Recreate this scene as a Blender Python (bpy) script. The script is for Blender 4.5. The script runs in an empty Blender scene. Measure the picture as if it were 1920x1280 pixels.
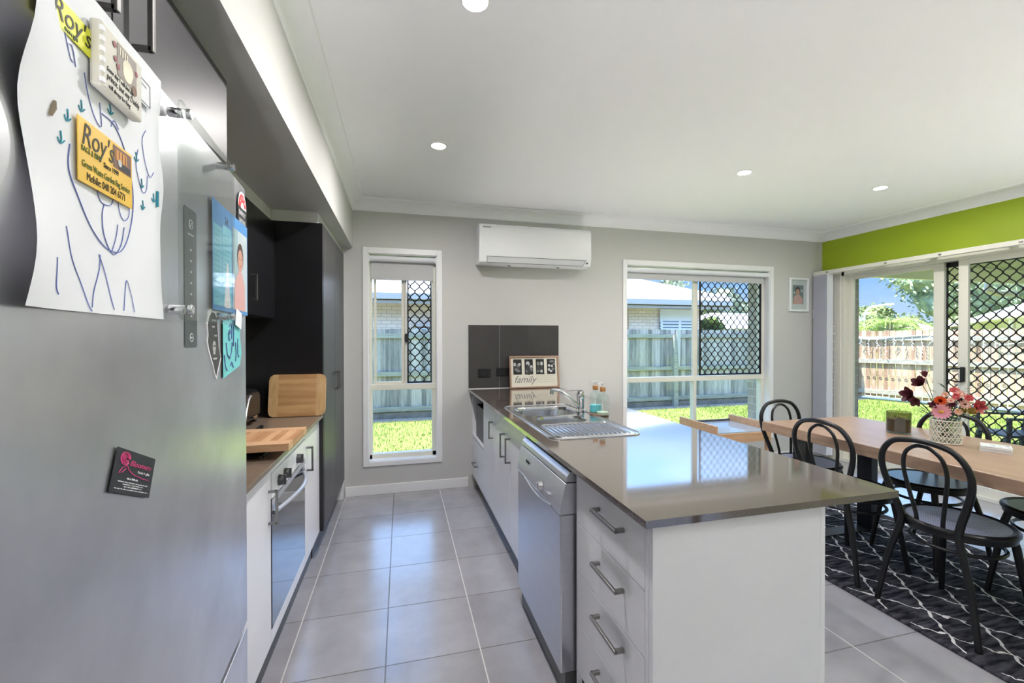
import bpy, bmesh, math, random
from math import sin, cos, pi, radians as R
from mathutils import Vector, Matrix, Euler
random.seed(7)
C = bpy.context.scene.collection
sc = bpy.context.scene

# ------------------------------------------------------------------ materials
def lin(c):
    return tuple((x/255/12.92 if x/255 <= .04045 else ((x/255+.055)/1.055)**2.4) for x in c) + (1,)
MATS = {}
def mat(name, col, rough=.5, metal=0, spec=.5, noise=None, bump=None, coat=0, emit=None, estr=0, alpha=1, trans=0, aniso=0):
    """noise=(scale(x,y,z), detail, amount, colour2)  bump=(scale(x,y,z), strength, distance)"""
    if name in MATS: return MATS[name]
    m = bpy.data.materials.new(name); m.use_nodes = True
    nt = m.node_tree; b = nt.nodes['Principled BSDF']
    b.inputs['Base Color'].default_value = lin(col)
    b.inputs['Roughness'].default_value = rough; b.inputs['Metallic'].default_value = metal
    b.inputs['Specular IOR Level'].default_value = spec
    b.inputs['Coat Weight'].default_value = coat; b.inputs['Coat Roughness'].default_value = .08
    b.inputs['Transmission Weight'].default_value = trans
    b.inputs['Alpha'].default_value = alpha
    if aniso:
        b.inputs['Anisotropic'].default_value = aniso; tg = nt.nodes.new('ShaderNodeTangent'); tg.direction_type = 'RADIAL'; tg.axis = 'Z'; nt.links.new(tg.outputs[0], b.inputs['Tangent'])
    if emit: b.inputs['Emission Color'].default_value = lin(emit); b.inputs['Emission Strength'].default_value = estr
    def tex(scale, detail):
        g = nt.nodes.new('ShaderNodeTexCoord'); mp = nt.nodes.new('ShaderNodeMapping'); n = nt.nodes.new('ShaderNodeTexNoise')
        mp.inputs['Scale'].default_value = scale; n.inputs['Scale'].default_value = 1; n.inputs['Detail'].default_value = detail
        nt.links.new(g.outputs['Object'], mp.inputs[0]); nt.links.new(mp.outputs[0], n.inputs['Vector']); return n
    if noise:
        n = tex(noise[0], noise[1]); r = nt.nodes.new('ShaderNodeValToRGB')
        a = noise[2]; r.color_ramp.elements[0].position = .5-a; r.color_ramp.elements[1].position = .5+a
        r.color_ramp.elements[0].color = lin(col); r.color_ramp.elements[1].color = lin(noise[3])
        nt.links.new(n.outputs['Fac'], r.inputs[0]); nt.links.new(r.outputs[0], b.inputs['Base Color'])
    if bump:
        n = tex(bump[0], 3); bp = nt.nodes.new('ShaderNodeBump'); bp.inputs['Strength'].default_value = bump[1]
        bp.inputs['Distance'].default_value = bump[2]
        nt.links.new(n.outputs['Fac'], bp.inputs['Height']); nt.links.new(bp.outputs[0], b.inputs['Normal'])
    MATS[name] = m; return m

def node(nt, t, **kw):
    n = nt.nodes.new(t)
    for k, v in kw.items():
        if k.startswith('i_'):
            key = k[2:]; key = int(key) if key.isdigit() else key.replace('_', ' ')
            n.inputs[key].default_value = v
        else: setattr(n, k, v)
    return n
def M_(nt, op, a, b=None, c=None):
    n = nt.nodes.new('ShaderNodeMath'); n.operation = op
    for i, x in enumerate((a, b, c)):
        if x is None: continue
        if isinstance(x, (int, float)): n.inputs[i].default_value = x
        else: nt.links.new(x, n.inputs[i])
    return n.outputs[0]

def glass_mat(name, tint=(240, 248, 245), ior=1.45, rough=0.0, base=0.0):
    m = bpy.data.materials.new(name); m.use_nodes = True; nt = m.node_tree; nt.nodes.clear()
    o = node(nt, 'ShaderNodeOutputMaterial'); mx = node(nt, 'ShaderNodeMixShader')
    t = node(nt, 'ShaderNodeBsdfTransparent'); t.inputs[0].default_value = lin(tint)
    g = node(nt, 'ShaderNodeBsdfGlossy'); g.inputs['Roughness'].default_value = rough
    f = node(nt, 'ShaderNodeLayerWeight'); f.inputs[0].default_value = .5
    fac = M_(nt, 'ADD', M_(nt, 'MULTIPLY', M_(nt, 'POWER', f.outputs['Facing'], 4.0), .5), .022+base)
    nt.links.new(fac, mx.inputs[0]); nt.links.new(t.outputs[0], mx.inputs[1]); nt.links.new(g.outputs[0], mx.inputs[2])
    nt.links.new(mx.outputs[0], o.inputs[0]); MATS[name] = m; return m

def tile_mat():
    m = bpy.data.materials.new('floor tile'); m.use_nodes = True; nt = m.node_tree; b = nt.nodes['Principled BSDF']
    g = node(nt, 'ShaderNodeNewGeometry'); s = node(nt, 'ShaderNodeSeparateXYZ'); nt.links.new(g.outputs['Position'], s.inputs[0])
    S = .4014
    def line(o, off):
        v = M_(nt, 'DIVIDE', M_(nt, 'SUBTRACT', o, off), S)
        fr = M_(nt, 'FRACT', M_(nt, 'ADD', v, .5)); d = M_(nt, 'ABSOLUTE', M_(nt, 'SUBTRACT', fr, .5))
        return M_(nt, 'LESS_THAN', d, .0068)
    ln = M_(nt, 'MAXIMUM', line(s.outputs[0], -.468), line(s.outputs[1], 1.867))
    def cell(o, off): return M_(nt, 'FLOOR', M_(nt, 'DIVIDE', M_(nt, 'SUBTRACT', o, off), S))
    cx = node(nt, 'ShaderNodeCombineXYZ'); nt.links.new(cell(s.outputs[0], -.468), cx.inputs[0]); nt.links.new(cell(s.outputs[1], 1.867), cx.inputs[1])
    wn = node(nt, 'ShaderNodeTexWhiteNoise'); nt.links.new(cx.outputs[0], wn.inputs['Vector'])
    n = node(nt, 'ShaderNodeTexNoise'); n.inputs['Scale'].default_value = 4.5; n.inputs['Detail'].default_value = 6; n.inputs['Roughness'].default_value = .6
    nt.links.new(g.outputs['Position'], n.inputs['Vector'])
    f = M_(nt, 'ADD', M_(nt, 'MULTIPLY', n.outputs['Fac'], .8), M_(nt, 'MULTIPLY', wn.outputs['Value'], .2))
    r = node(nt, 'ShaderNodeValToRGB'); r.color_ramp.elements[0].position = .3; r.color_ramp.elements[1].position = .75
    r.color_ramp.elements[0].color = lin((150, 148, 153)); r.color_ramp.elements[1].color = lin((174, 172, 178)); nt.links.new(f, r.inputs[0])
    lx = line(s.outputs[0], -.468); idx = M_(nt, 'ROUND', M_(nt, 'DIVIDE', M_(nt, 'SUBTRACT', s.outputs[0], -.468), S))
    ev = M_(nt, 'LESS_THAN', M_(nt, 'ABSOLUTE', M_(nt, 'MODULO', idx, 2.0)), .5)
    gm = node(nt, 'ShaderNodeMixRGB'); nt.links.new(M_(nt, 'MULTIPLY', lx, ev), gm.inputs[0]); gm.inputs[1].default_value = lin((98, 92, 90)); gm.inputs[2].default_value = lin((206, 202, 200))  # every second lengthwise joint painted pale, imitating reflected light on the grout
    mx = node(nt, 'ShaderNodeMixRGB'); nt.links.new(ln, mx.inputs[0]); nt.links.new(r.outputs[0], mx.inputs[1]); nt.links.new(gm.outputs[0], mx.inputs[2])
    nt.links.new(mx.outputs[0], b.inputs['Base Color'])
    rr = M_(nt, 'ADD', M_(nt, 'MULTIPLY', ln, .5), M_(nt, 'ADD', M_(nt, 'MULTIPLY', n.outputs['Fac'], .14), .17)); nt.links.new(rr, b.inputs['Roughness'])
    bp = node(nt, 'ShaderNodeBump'); bp.inputs['Strength'].default_value = .5; bp.inputs['Distance'].default_value = .002
    nt.links.new(M_(nt, 'SUBTRACT', 1, ln), bp.inputs['Height']); nt.links.new(bp.outputs[0], b.inputs['Normal'])
    b.inputs['Specular IOR Level'].default_value = .9; b.inputs['Coat Weight'].default_value = .5; b.inputs['Coat Roughness'].default_value = .16
    return m

def brick_mat(name, c1, c2, mortar, sx=.24, sz=.086, axis='x', mw=.012, yscale=1):
    m = bpy.data.materials.new(name); m.use_nodes = True; nt = m.node_tree; b = nt.nodes['Principled BSDF']
    g = node(nt, 'ShaderNodeNewGeometry'); s = node(nt, 'ShaderNodeSeparateXYZ'); nt.links.new(g.outputs['Position'], s.inputs[0])
    c = node(nt, 'ShaderNodeCombineXYZ')
    u = M_(nt, 'ADD', s.outputs[0], s.outputs[1]) if axis == 'xy' else s.outputs[0 if axis == 'x' else 1]
    nt.links.new(u, c.inputs[0]); nt.links.new(s.outputs[2], c.inputs[1])
    bt = node(nt, 'ShaderNodeTexBrick'); nt.links.new(c.outputs[0], bt.inputs['Vector'])
    bt.inputs['Color1'].default_value = lin(c1); bt.inputs['Color2'].default_value = lin(c2); bt.inputs['Mortar'].default_value = lin(mortar)
    bt.inputs['Scale'].default_value = 1; bt.inputs['Mortar Size'].default_value = mw/2; bt.inputs['Brick Width'].default_value = sx; bt.inputs['Row Height'].default_value = sz
    nt.links.new(bt.outputs['Color'], b.inputs['Base Color']); b.inputs['Roughness'].default_value = .9
    return m

def wood_mat(name, c1, c2, axis=0, scale=1.0, rough=.45, stretch=14, spec=.5, plank=0):
    m = bpy.data.materials.new(name); m.use_nodes = True; nt = m.node_tree; b = nt.nodes['Principled BSDF']
    g = node(nt, 'ShaderNodeNewGeometry'); mp = node(nt, 'ShaderNodeMapping')
    s = [stretch*scale]*3; s[axis] = 1.2*scale; mp.inputs['Scale'].default_value = s
    nt.links.new(g.outputs['Position'], mp.inputs[0])
    n = node(nt, 'ShaderNodeTexNoise'); n.inputs['Scale'].default_value = 2; n.inputs['Detail'].default_value = 8; n.inputs['Roughness'].default_value = .65; n.inputs['Distortion'].default_value = .4
    nt.links.new(mp.outputs[0], n.inputs['Vector'])
    fac = n.outputs['Fac']
    if plank:
        sp = node(nt, 'ShaderNodeSeparateXYZ'); nt.links.new(g.outputs['Position'], sp.inputs[0])
        ax2 = plank[0]; cell = M_(nt, 'FLOOR', M_(nt, 'DIVIDE', sp.outputs[ax2], plank[1]))
        wn = node(nt, 'ShaderNodeTexWhiteNoise'); wn.noise_dimensions = '1D'; nt.links.new(cell, wn.inputs['W'])
        fac = M_(nt, 'ADD', M_(nt, 'MULTIPLY', fac, .65), M_(nt, 'MULTIPLY', wn.outputs['Value'], .35))
    r = node(nt, 'ShaderNodeValToRGB'); r.color_ramp.elements[0].position = .3; r.color_ramp.elements[1].position = .7
    r.color_ramp.elements[0].color = lin(c1); r.color_ramp.elements[1].color = lin(c2)
    nt.links.new(fac, r.inputs[0]); nt.links.new(r.outputs[0], b.inputs['Base Color'])
    b.inputs['Roughness'].default_value = rough; b.inputs['Specular IOR Level'].default_value = spec
    bp = node(nt, 'ShaderNodeBump'); bp.inputs['Strength'].default_value = .15; bp.inputs['Distance'].default_value = .001
    nt.links.new(n.outputs['Fac'], bp.inputs['Height']); nt.links.new(bp.outputs[0], b.inputs['Normal'])
    MATS[name] = m; return m

WALL = mat('wall paint', (196, 196, 193), .6, bump=((60, 60, 60), .03, .001))
CEIL = mat('ceiling paint', (248, 249, 251), .8)
TRIM = mat('trim gloss', (234, 235, 236), .35)
GREEN = mat('green wall paint', (160, 182, 30), .55)
WHITE = mat('white laminate', (236, 236, 241), .28)
WHITE2 = mat('white plastic', (234, 236, 238), .3)
CARC = mat('cabinet carcass', (150, 150, 150), .5)
BLACK = mat('black laminate', (22, 21, 24), .28, noise=((220, 220, 3), 2, .3, (28, 27, 31)))
GREYDOOR = mat('charcoal door', (56, 54, 58), .38, noise=((3, 3, 180), 2, .3, (64, 62, 66)))
STEEL = mat('brushed steel', (226, 226, 226), .24, 1, noise=((4, 4, 300), 3, .3, (176, 176, 178)))
FRIDGE = mat('fridge steel', (238, 238, 242), .29, .93, noise=((5, 5, 5), 6, .2, (212, 212, 216)))
CHROME = mat('chrome', (225, 225, 228), .08, 1)
SATIN = mat('satin handle', (150, 148, 146), .32, 1)
SILVER = mat('silver paint', (196, 198, 206), .3, .5)
DWS = mat('dishwasher steel', (206, 207, 214), .3, .9, noise=((3, 3, 240), 3, .3, (192, 193, 202)))
DGREY = mat('dark grey side', (92, 91, 91), .4, .3)
DARK = mat('dark void', (14, 14, 15), .6)
BLKP = mat('black plastic', (18, 18, 20), .35)
ALU = mat('white aluminium', (226, 224, 212), .35)
GRILLE = mat('black grille', (16, 14, 16), .5)
FABRIC = mat('blind fabric', (196, 197, 198), .9)
ROLLF = mat('blind roll', (225, 226, 232), .8)
BLKMET = mat('black bentwood', (14, 15, 20), .36, bump=((400, 400, 400), .2, .0004))
TBLK = mat('table steel', (26, 28, 38), .35, .2)
STONE = mat('brown stone', (88, 77, 72), .055, spec=1.0, coat=.8, noise=((240, 240, 240), 2, .12, (104, 93, 85)))
STONEE = mat('stone edge', (84, 74, 68), .3)
SPLASH = mat('splash tile', (58, 55, 55), .35, noise=((9, 9, 9), 4, .3, (66, 63, 62)))
GROUT = mat('grout', (200, 196, 190), .8)
PAPER = mat('paper', (232, 234, 240), .8)
PEN = mat('blue pen', (104, 118, 186), .6)
TEALP = mat('teal pen', (40, 140, 160), .6)
YEL = mat('yellow card', (233, 188, 62), .5)
YEL2 = mat('lemon card', (226, 226, 60), .5)
INK = mat('ink', (48, 44, 20), .6)
INKG = mat('green ink', (90, 110, 30), .6)
INKB = mat('black ink', (22, 22, 24), .6)
PINK = mat('pink ink', (214, 70, 130), .6)
WINK = mat('white ink', (232, 232, 236), .6)
SKIN = mat('photo skin', (196, 150, 132), .6)
PHAIR = mat('photo hair', (66, 44, 40), .6)
PBACK = mat('photo background', (120, 132, 134), .6)
PPINK = mat('photo pink top', (206, 162, 158), .6)
PGREY = mat('photo grey', (120, 120, 122), .6)
PLIGHT = mat('photo light', (190, 190, 190), .6)
GLASS = glass_mat('window glass', (250,253,252))
DGLASS = glass_mat('clear acrylic', (242, 244, 243), 1.5, .05, .0)
SMOKE = glass_mat('smoked candle glass', (216, 212, 200), 1.45, .02, .03)
SOAPG = glass_mat('bottle glass', (246, 251, 251), 1.45, .02, .02)
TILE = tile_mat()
OAK = wood_mat('oak table', (150, 122, 102), (182, 153, 130), axis=1, rough=.3, scale=1.4)
BAMBOO = wood_mat('bamboo', (168, 124, 78), (204, 164, 116), axis=0, rough=.5, scale=2.2, plank=(2, .022))
BAMBOO2 = wood_mat('bamboo end', (184, 146, 98), (208, 174, 128), axis=2, rough=.5, scale=2.2)
BAMBOO3 = wood_mat('bamboo flat', (184, 134, 94), (222, 180, 140), axis=1, rough=.45, scale=2.2, plank=(0, .03))
BEECH = wood_mat('beech', (196, 150, 112), (218, 178, 140), axis=0, rough=.45)
FENCEG = wood_mat('weathered paling', (128, 124, 118), (206, 196, 186), axis=2, rough=.9, scale=1.0, stretch=10, spec=.1, plank=(0, .1))
FENCEB = wood_mat('tan paling', (150, 118, 96), (216, 186, 162), axis=2, rough=.9, scale=.8, stretch=9, spec=.1, plank=(1, .085))
RAILW = wood_mat('pale rail', (142, 134, 124), (190, 180, 168), axis=1, rough=.9, scale=1, spec=.1)
RAILG = wood_mat('grey rail', (140, 138, 126), (186, 182, 168), axis=0, rough=.9, scale=1, spec=.1)

# ------------------------------------------------------------------ mesh builder
class MB:
    def __init__(s): s.v = []; s.f = []; s.m = []
    def add(s, vs, fs, m=0, M=None):
        o = len(s.v)
        s.v += [tuple(M @ Vector(p)) if M else tuple(p) for p in vs]
        for f in fs: s.f.append(tuple(i+o for i in f)); s.m.append(m)
        return s
    def box(s, x0, x1, y0, y1, z0, z1, m=0, M=None):
        return s.add([(x0,y0,z0),(x1,y0,z0),(x1,y1,z0),(x0,y1,z0),(x0,y0,z1),(x1,y0,z1),(x1,y1,z1),(x0,y1,z1)],
                     [(3,2,1,0),(4,5,6,7),(0,1,5,4),(1,2,6,5),(2,3,7,6),(3,0,4,7)], m, M)
    def bar(s, p0, p1, w, h, m=0, up=(0,0,1)):
        p0 = Vector(p0); p1 = Vector(p1); d = (p1-p0); L = d.length; d.normalize()
        u = Vector(up)
        if abs(d.dot(u)) > .98: u = Vector((0,1,0))
        a = d.cross(u).normalized(); b = a.cross(d).normalized()
        vs = [];
        for q in (p0, p1):
            for i, j in ((-1,-1),(1,-1),(1,1),(-1,1)): vs.append(q + a*(w/2*i) + b*(h/2*j))
        return s.add(vs, [(0,1,2,3),(7,6,5,4),(0,4,5,1),(1,5,6,2),(2,6,7,3),(3,7,4,0)], m)
    def tube(s, pts, r, seg=8, m=0, closed=False, radii=None, cap=True):
        P = [Vector(p) for p in pts]; n = len(P); o = len(s.v); N = None; rings = []
        for i, p in enumerate(P):
            if closed: t = P[(i+1)%n]-P[i-1]
            else: t = P[min(i+1,n-1)]-P[max(i-1,0)]
            t.normalize()
            if N is None:
                N = t.orthogonal().normalized()
            else:
                N = (N - t*N.dot(t)); N = N.normalized() if N.length > 1e-6 else t.orthogonal().normalized()
            B = t.cross(N); rr = radii[i] if radii else r
            rings.append([p + N*(rr*cos(2*pi*k/seg)) + B*(rr*sin(2*pi*k/seg)) for k in range(seg)])
        vs = [q for ring in rings for q in ring]; fs = []
        for i in range(n if closed else n-1):
            a = i*seg; b = ((i+1)%n)*seg
            for k in range(seg): fs.append((a+k, a+(k+1)%seg, b+(k+1)%seg, b+k))
        if not closed and cap: fs.append(tuple(range(seg))[::-1]); fs.append(tuple(range((n-1)*seg, n*seg)))
        return s.add(vs, fs, m)
    def cyl(s, p0, p1, r, seg=16, m=0, r1=None):
        return s.tube([p0, p1], r, seg, m, radii=[r, r if r1 is None else r1])
    def lathe(s, prof, cx, cy, seg=24, m=0, sx=1, sy=1, a0=0):
        vs = []; fs = []; n = len(prof)
        for r, z in prof:
            for k in range(seg):
                a = 2*pi*k/seg+a0; vs.append((cx+r*cos(a)*sx, cy+r*sin(a)*sy, z))
        for i in range(n-1):
            for k in range(seg): fs.append((i*seg+k, i*seg+(k+1)%seg, (i+1)*seg+(k+1)%seg, (i+1)*seg+k))
        if prof[0][0] > 1e-5: fs.append(tuple(range(seg))[::-1])
        if prof[-1][0] > 1e-5: fs.append(tuple(range((n-1)*seg, n*seg)))
        return s.add(vs, fs, m)
    def prism(s, poly, lo, hi, ax='z', m=0):
        def P(a, b, h): return {'z': (a,b,h), 'y': (a,h,b), 'x': (h,a,b)}[ax]
        n = len(poly); vs = [P(a,b,lo) for a,b in poly]+[P(a,b,hi) for a,b in poly]
        fs = [tuple(range(n))[::-1], tuple(range(n,2*n))]+[(i,(i+1)%n,n+(i+1)%n,n+i) for i in range(n)]
        return s.add(vs, fs, m)
    def ell(s, cx, cy, rx, ry, z, m=0, seg=18, M=None, a0=0, a1=2*pi):
        vs = [(cx+rx*cos(a0+(a1-a0)*k/seg), cy+ry*sin(a0+(a1-a0)*k/seg), z) for k in range(seg)]
        return s.add(vs, [tuple(range(seg))], m, M)
    def rect(s, x0, x1, y0, y1, z, m=0, M=None):
        return s.add([(x0,y0,z),(x1,y0,z),(x1,y1,z),(x0,y1,z)], [(0,1,2,3)], m, M)
    def ico(s, c, r, m=0, sub=2, sc3=(1,1,1), jit=0):
        bm = bmesh.new(); bmesh.ops.create_icosphere(bm, subdivisions=sub, radius=r)
        vs = [Vector((v.co.x*sc3[0], v.co.y*sc3[1], v.co.z*sc3[2]))*(1+random.uniform(-jit, jit))+Vector(c) for v in bm.verts]
        fs = [tuple(v.index for v in f.verts) for f in bm.faces]; bm.free()
        return s.add(vs, fs, m)
    def build(s, name, mats, parent=None, M=None, bevel=0, smooth=False, angle=35, seg=2, fixn=True):
        me = bpy.data.meshes.new(name)
        W = M if M is not None else Matrix.Identity(4)
        vs = [W @ Vector(p) for p in s.v]
        if parent is not None:
            root = parent
            while root.parent: root = root.parent
            inv = (Matrix.Translation(root.location) @ Euler(root.rotation_euler).to_matrix().to_4x4()).inverted()
            if parent is not root: inv = inv     # sub-parts sit at identity under their part
            off = Vector((0,0,0)); vs = [inv @ p for p in vs]
        else:
            xs = [p.x for p in vs]; ys = [p.y for p in vs]; zs = [p.z for p in vs]
            off = Vector(((min(xs)+max(xs))/2, (min(ys)+max(ys))/2, min(zs))); vs = [p-off for p in vs]
        me.from_pydata([tuple(p) for p in vs], [], s.f)
        if not isinstance(mats, (list, tuple)): mats = [mats]
        for m in mats: me.materials.append(m)
        if max(s.m or [0]) > 0: me.polygons.foreach_set('material_index', s.m)
        me.update()
        if fixn:
            bm = bmesh.new(); bm.from_mesh(me); bmesh.ops.recalc_face_normals(bm, faces=bm.faces); bm.to_mesh(me); bm.free()
        if smooth:
            me.polygons.foreach_set('use_smooth', [True]*len(me.polygons))
            try: me.set_sharp_from_angle(angle=R(angle))
            except Exception: pass
        o = bpy.data.objects.new(name, me); C.objects.link(o)
        if parent is not None:
            o.parent = parent
            # parts all share the root's frame; sub-parts of mesh parts keep identity
        else: o.location = off
        if bevel:
            b = o.modifiers.new('bevel', 'BEVEL'); b.width = bevel; b.segments = seg; b.limit_method = 'ANGLE'; b.angle_limit = R(30)
            b.harden_normals = False
        return o
def thing(name, label, cat, loc=(0,0,0), rz=0, group=None):
    o = bpy.data.objects.new(name, None); C.objects.link(o); o.location = loc; o.rotation_euler = (0,0,rz)
    o.empty_display_size = .05; o['label'] = label; o['category'] = cat
    if group: o['group'] = group
    return o
def tag(o, label, cat, group=None, kind=None):
    o['label'] = label; o['category'] = cat
    if group: o['group'] = group
    if kind: o['kind'] = kind
    return o
def struct(o, label=None):
    o['kind'] = 'structure'
    if label: o['label'] = label
    return o
def sthing(name, loc, label):
    o = bpy.data.objects.new(name, None); C.objects.link(o); o.location = loc; o['kind'] = 'structure'; o['label'] = label; return o
def rootM(root): return Matrix.Translation(root.location) @ Euler(root.rotation_euler).to_matrix().to_4x4()
def box(name, a, m, parent=None, bevel=0, **k):
    return MB().box(*a).build(name, m, parent, bevel=bevel, **k)
def copy_tree(o, parent=None):
    c = o.copy(); C.objects.link(c); c.parent = parent
    for ch in [x for x in ALLCH.get(o.name, [])] or list(o.children): copy_tree(ch, c)
    return c
ALLCH = {}
def text(body, size, m, parent, M, name='lettering', align='LEFT', shear=0, ext=.0002, sx=1, space=1):
    cu = bpy.data.curves.new('t', 'FONT'); cu.body = body; cu.size = size; cu.align_x = align; cu.shear = shear; cu.extrude = ext
    cu.space_character = space; cu.resolution_u = 3
    o = bpy.data.objects.new('t', cu); C.objects.link(o)
    bpy.context.view_layer.update()
    me = bpy.data.meshes.new_from_object(o.evaluated_get(bpy.context.evaluated_depsgraph_get()))
    bpy.data.objects.remove(o); bpy.data.curves.remove(cu)
    root = parent
    while root.parent: root = root.parent
    inv = rootM(root).inverted()
    me.transform(inv @ M @ Matrix.Diagonal((sx,1,1,1)))
    me.materials.clear(); me.materials.append(m)
    o = bpy.data.objects.new(name, me); C.objects.link(o); o.parent = parent
    return o
def frame3(o, X, Y):
    X = Vector(X).normalized(); Y = Vector(Y).normalized(); Z = X.cross(Y)
    return Matrix(((X.x,Y.x,Z.x,o[0]),(X.y,Y.y,Z.y,o[1]),(X.z,Y.z,Z.z,o[2]),(0,0,0,1)))
def rrect(x0, x1, y0, y1, r, n=5):
    p = []
    for cx, cy, a in ((x1-r,y1-r,0),(x0+r,y1-r,90),(x0+r,y0+r,180),(x1-r,y0+r,270)):
        for k in range(n+1): t = R(a+90*k/n); p.append((cx+r*cos(t), cy+r*sin(t)))
    return p
def arc(cx, cy, rx, ry, a0, a1, n):
    return [(cx+rx*cos(R(a0+(a1-a0)*k/n)), cy+ry*sin(R(a0+(a1-a0)*k/n))) for k in range(n+1)]
def handle_v(parent, x, y, z0, z1, out, m=None, t=.010, name='handle'):
    """vertical D bar on an x-facing front; out = signed stand-off"""
    b = MB(); m = m or SATIN
    b.box(min(x+out, x+out-math.copysign(t,out)), max(x+out, x+out-math.copysign(t,out)), y-t/2, y+t/2, z0, z1)
    for z in (z0, z1-t): b.box(min(x, x+out*.9), max(x, x+out*.9), y-t/2, y+t/2, z, z+t)
    return b.build(name, m, parent, bevel=.0012)
def handle_h(parent, x, y0, y1, z, out, m=None, t=.012, name='handle'):
    b = MB(); m = m or SATIN
    b.box(min(x+out, x+out-math.copysign(t*.8,out)), max(x+out, x+out-math.copysign(t*.8,out)), y0, y1, z-t/2, z+t/2)
    for y in (y0, y1-t): b.box(min(x, x+out*.9), max(x, x+out*.9), y, y+t, z-t/2, z+t/2)
    return b.build(name, m, parent, bevel=.0015)
SUN_E = 10.5; SKY_S = .72; SKY_UP = 4.8; UPL = 22; PW = 8; GAL = 11; EXPO = 0.76
# ------------------------------------------------------------------ room shell
YW = 3.959; XR = 4.748; XL = -1.10; YB = -3.2; HC = 2.575
W1 = (-.278, .316, .288, 2.116); W2 = (2.225, 4.001, .288, 2.118); D1 = (.75, 3.73, 0, 2.085)
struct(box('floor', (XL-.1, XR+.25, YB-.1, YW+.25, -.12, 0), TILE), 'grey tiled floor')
struct(box('ceiling', (XL-.1, XR+.25, YB-.1, YW+.25, HC, HC+.1), CEIL), 'white ceiling')
def wall_open(name, ax, a0, a1, p0, p1, z0, z1, ops, m, label):
    b = MB(); c = a0
    def B(u0, u1, w0, w1):
        if u1-u0 < 1e-4 or w1-w0 < 1e-4: return
        if ax == 'x': b.box(u0, u1, p0, p1, w0, w1)
        else: b.box(p0, p1, u0, u1, w0, w1)
    for o0, o1, q0, q1 in sorted(ops):
        B(c, o0, z0, z1); B(o0, o1, z0, q0); B(o0, o1, q1, z1); c = o1
    B(c, a1, z0, z1)
    return b
wb = wall_open('wall_back', 'x', XL-.1, XR+.1, YW, YW+.11, 0, HC, [W1, W2], WALL, '')
wb_o = struct(wb.build('wall_back', WALL), 'pale grey wall with two windows')
BRK = brick_mat('own brick', (176, 168, 160), (160, 152, 146), (190, 186, 180), axis='xy')
ob = wall_open('b', 'x', XL-.1, XR+.36, YW+.14, YW+.29, -.25, HC, [(W1[0]+.02, W1[1]-.02, W1[2]-.02, W1[3]), (W2[0]+.02, W2[1]-.02, W2[2]-.02, W2[3])], BRK, '')
ob.build('brick_skin', BRK, wb_o)
wr = wall_open('wall_right', 'y', YB-.1, YW, XR, XR+.11, 0, HC, [D1], GREEN, '')
wr_o = struct(wr.build('wall_right', GREEN), 'lime green wall above the sliding door')
orr = wall_open('b', 'y', YB-.1, YW+.29, XR+.14, XR+.25, -.1, HC, [(D1[0], D1[1], -.1, D1[3])], BRK, '')
orr.build('brick_skin', BRK, wr_o)
struct(box('wall_left', (XL-.1, XL, YB, YW, 0, HC), WALL), 'pale wall behind the kitchen run')
W3 = (3.1, 4.5, .9, 2.1)
w3 = wall_open('wall_rear', 'x', XL-.1, XR+.1, YB-.1, YB, 0, HC, [W3], WALL, '')
struct(w3.build('wall_rear', WALL), 'wall behind the camera')
# bulkhead over the kitchen run
bk = MB(); bk.box(XL, -.405, YB, YW, 2.155, HC)
struct(bk.build('ceiling_bulkhead', WALL), 'dropped bulkhead above the kitchen run')
# cornices (cove profile)
def cornice(name, p0, p1, inward, label):
    n = 6; prof = [(0,0),(0,-.095)]+[(.095*(1-cos(R(90*k/n)))*.85+.008, -.09+.08*sin(R(90*k/n))) for k in range(n+1)]+[(.095,0)]
    p0 = Vector(p0); p1 = Vector(p1); i = Vector(inward); b = MB(); m = len(prof)
    vs = [p+i*a+Vector((0,0,h)) for p in (p0,p1) for a,h in prof]
    fs = [tuple(range(m)), tuple(range(m,2*m))]+[(k,(k+1)%m,m+(k+1)%m,m+k) for k in range(m)]
    b.add(vs, fs); struct(b.build(name, CEIL, smooth=True, angle=30), label)
cornice('trim_1', (-.405,YW,HC), (XR,YW,HC), (0,-1,0), 'cove cornice along the window wall')
cornice('trim_2', (XR,YB,HC), (XR,YW,HC), (-1,0,0), 'cove cornice above the green wall')
cornice('trim_3', (-.405,YB,HC), (-.405,YW,HC), (1,0,0), 'cove cornice along the bulkhead')
def bboard(name, a): struct(box(name, a, TRIM, bevel=.003), 'white skirting board')
bboard('baseboard_back', (-.47, .60, YW-.014, YW, 0, .085))
bboard('baseboard_back', (1.5, XR, YW-.014, YW, 0, .085))
bboard('baseboard_right', (XR-.014, XR, YB, .68, 0, .085))

# ------------------------------------------------------------------ windows
def grille(b, P, X, Y, w, h, cw=.041, ph=.10, r=.0052, off=0, depth=.004):
    """mirrored wavy strands touching at nodes: expanded diamond pattern"""
    P = Vector(P); X = Vector(X); Y = Vector(Y); N = X.cross(Y)
    n = int(round(w/cw)); cw = w/n; k = 0
    def tri(t):   # softened triangle wave
        return sin(t)
    for i in range(n+1):
        pts = []; s = 1 if i % 2 else -1
        st = int(h/ph*10)
        for j in range(st+1):
            y = h*j/st; x = i*cw + s*tri(2*pi*(y+off)/ph)*cw*.5
            x = min(max(x, .001), w-.001)
            pts.append(P+X*x+Y*y)
        b.tube(pts, r, 4, cap=False)
    # node blobs
    for i in range(n):
        # touch points of strands i, i+1
        y = (ph*.25 if (i % 2 == 0) else ph*.75) - off
        # strand i moves +s*; they meet where both shift towards each other
        while y < 0: y += ph
        s = 1 if i % 2 else -1
        yy = (ph*.75-off) % ph if s < 0 else (ph*.25-off) % ph
        while yy < h:
            c = P+X*((i+.5)*cw)+Y*yy; b.bar(c-Y*.008, c+Y*.008, .012, .008, up=N)
            yy += ph

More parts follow.
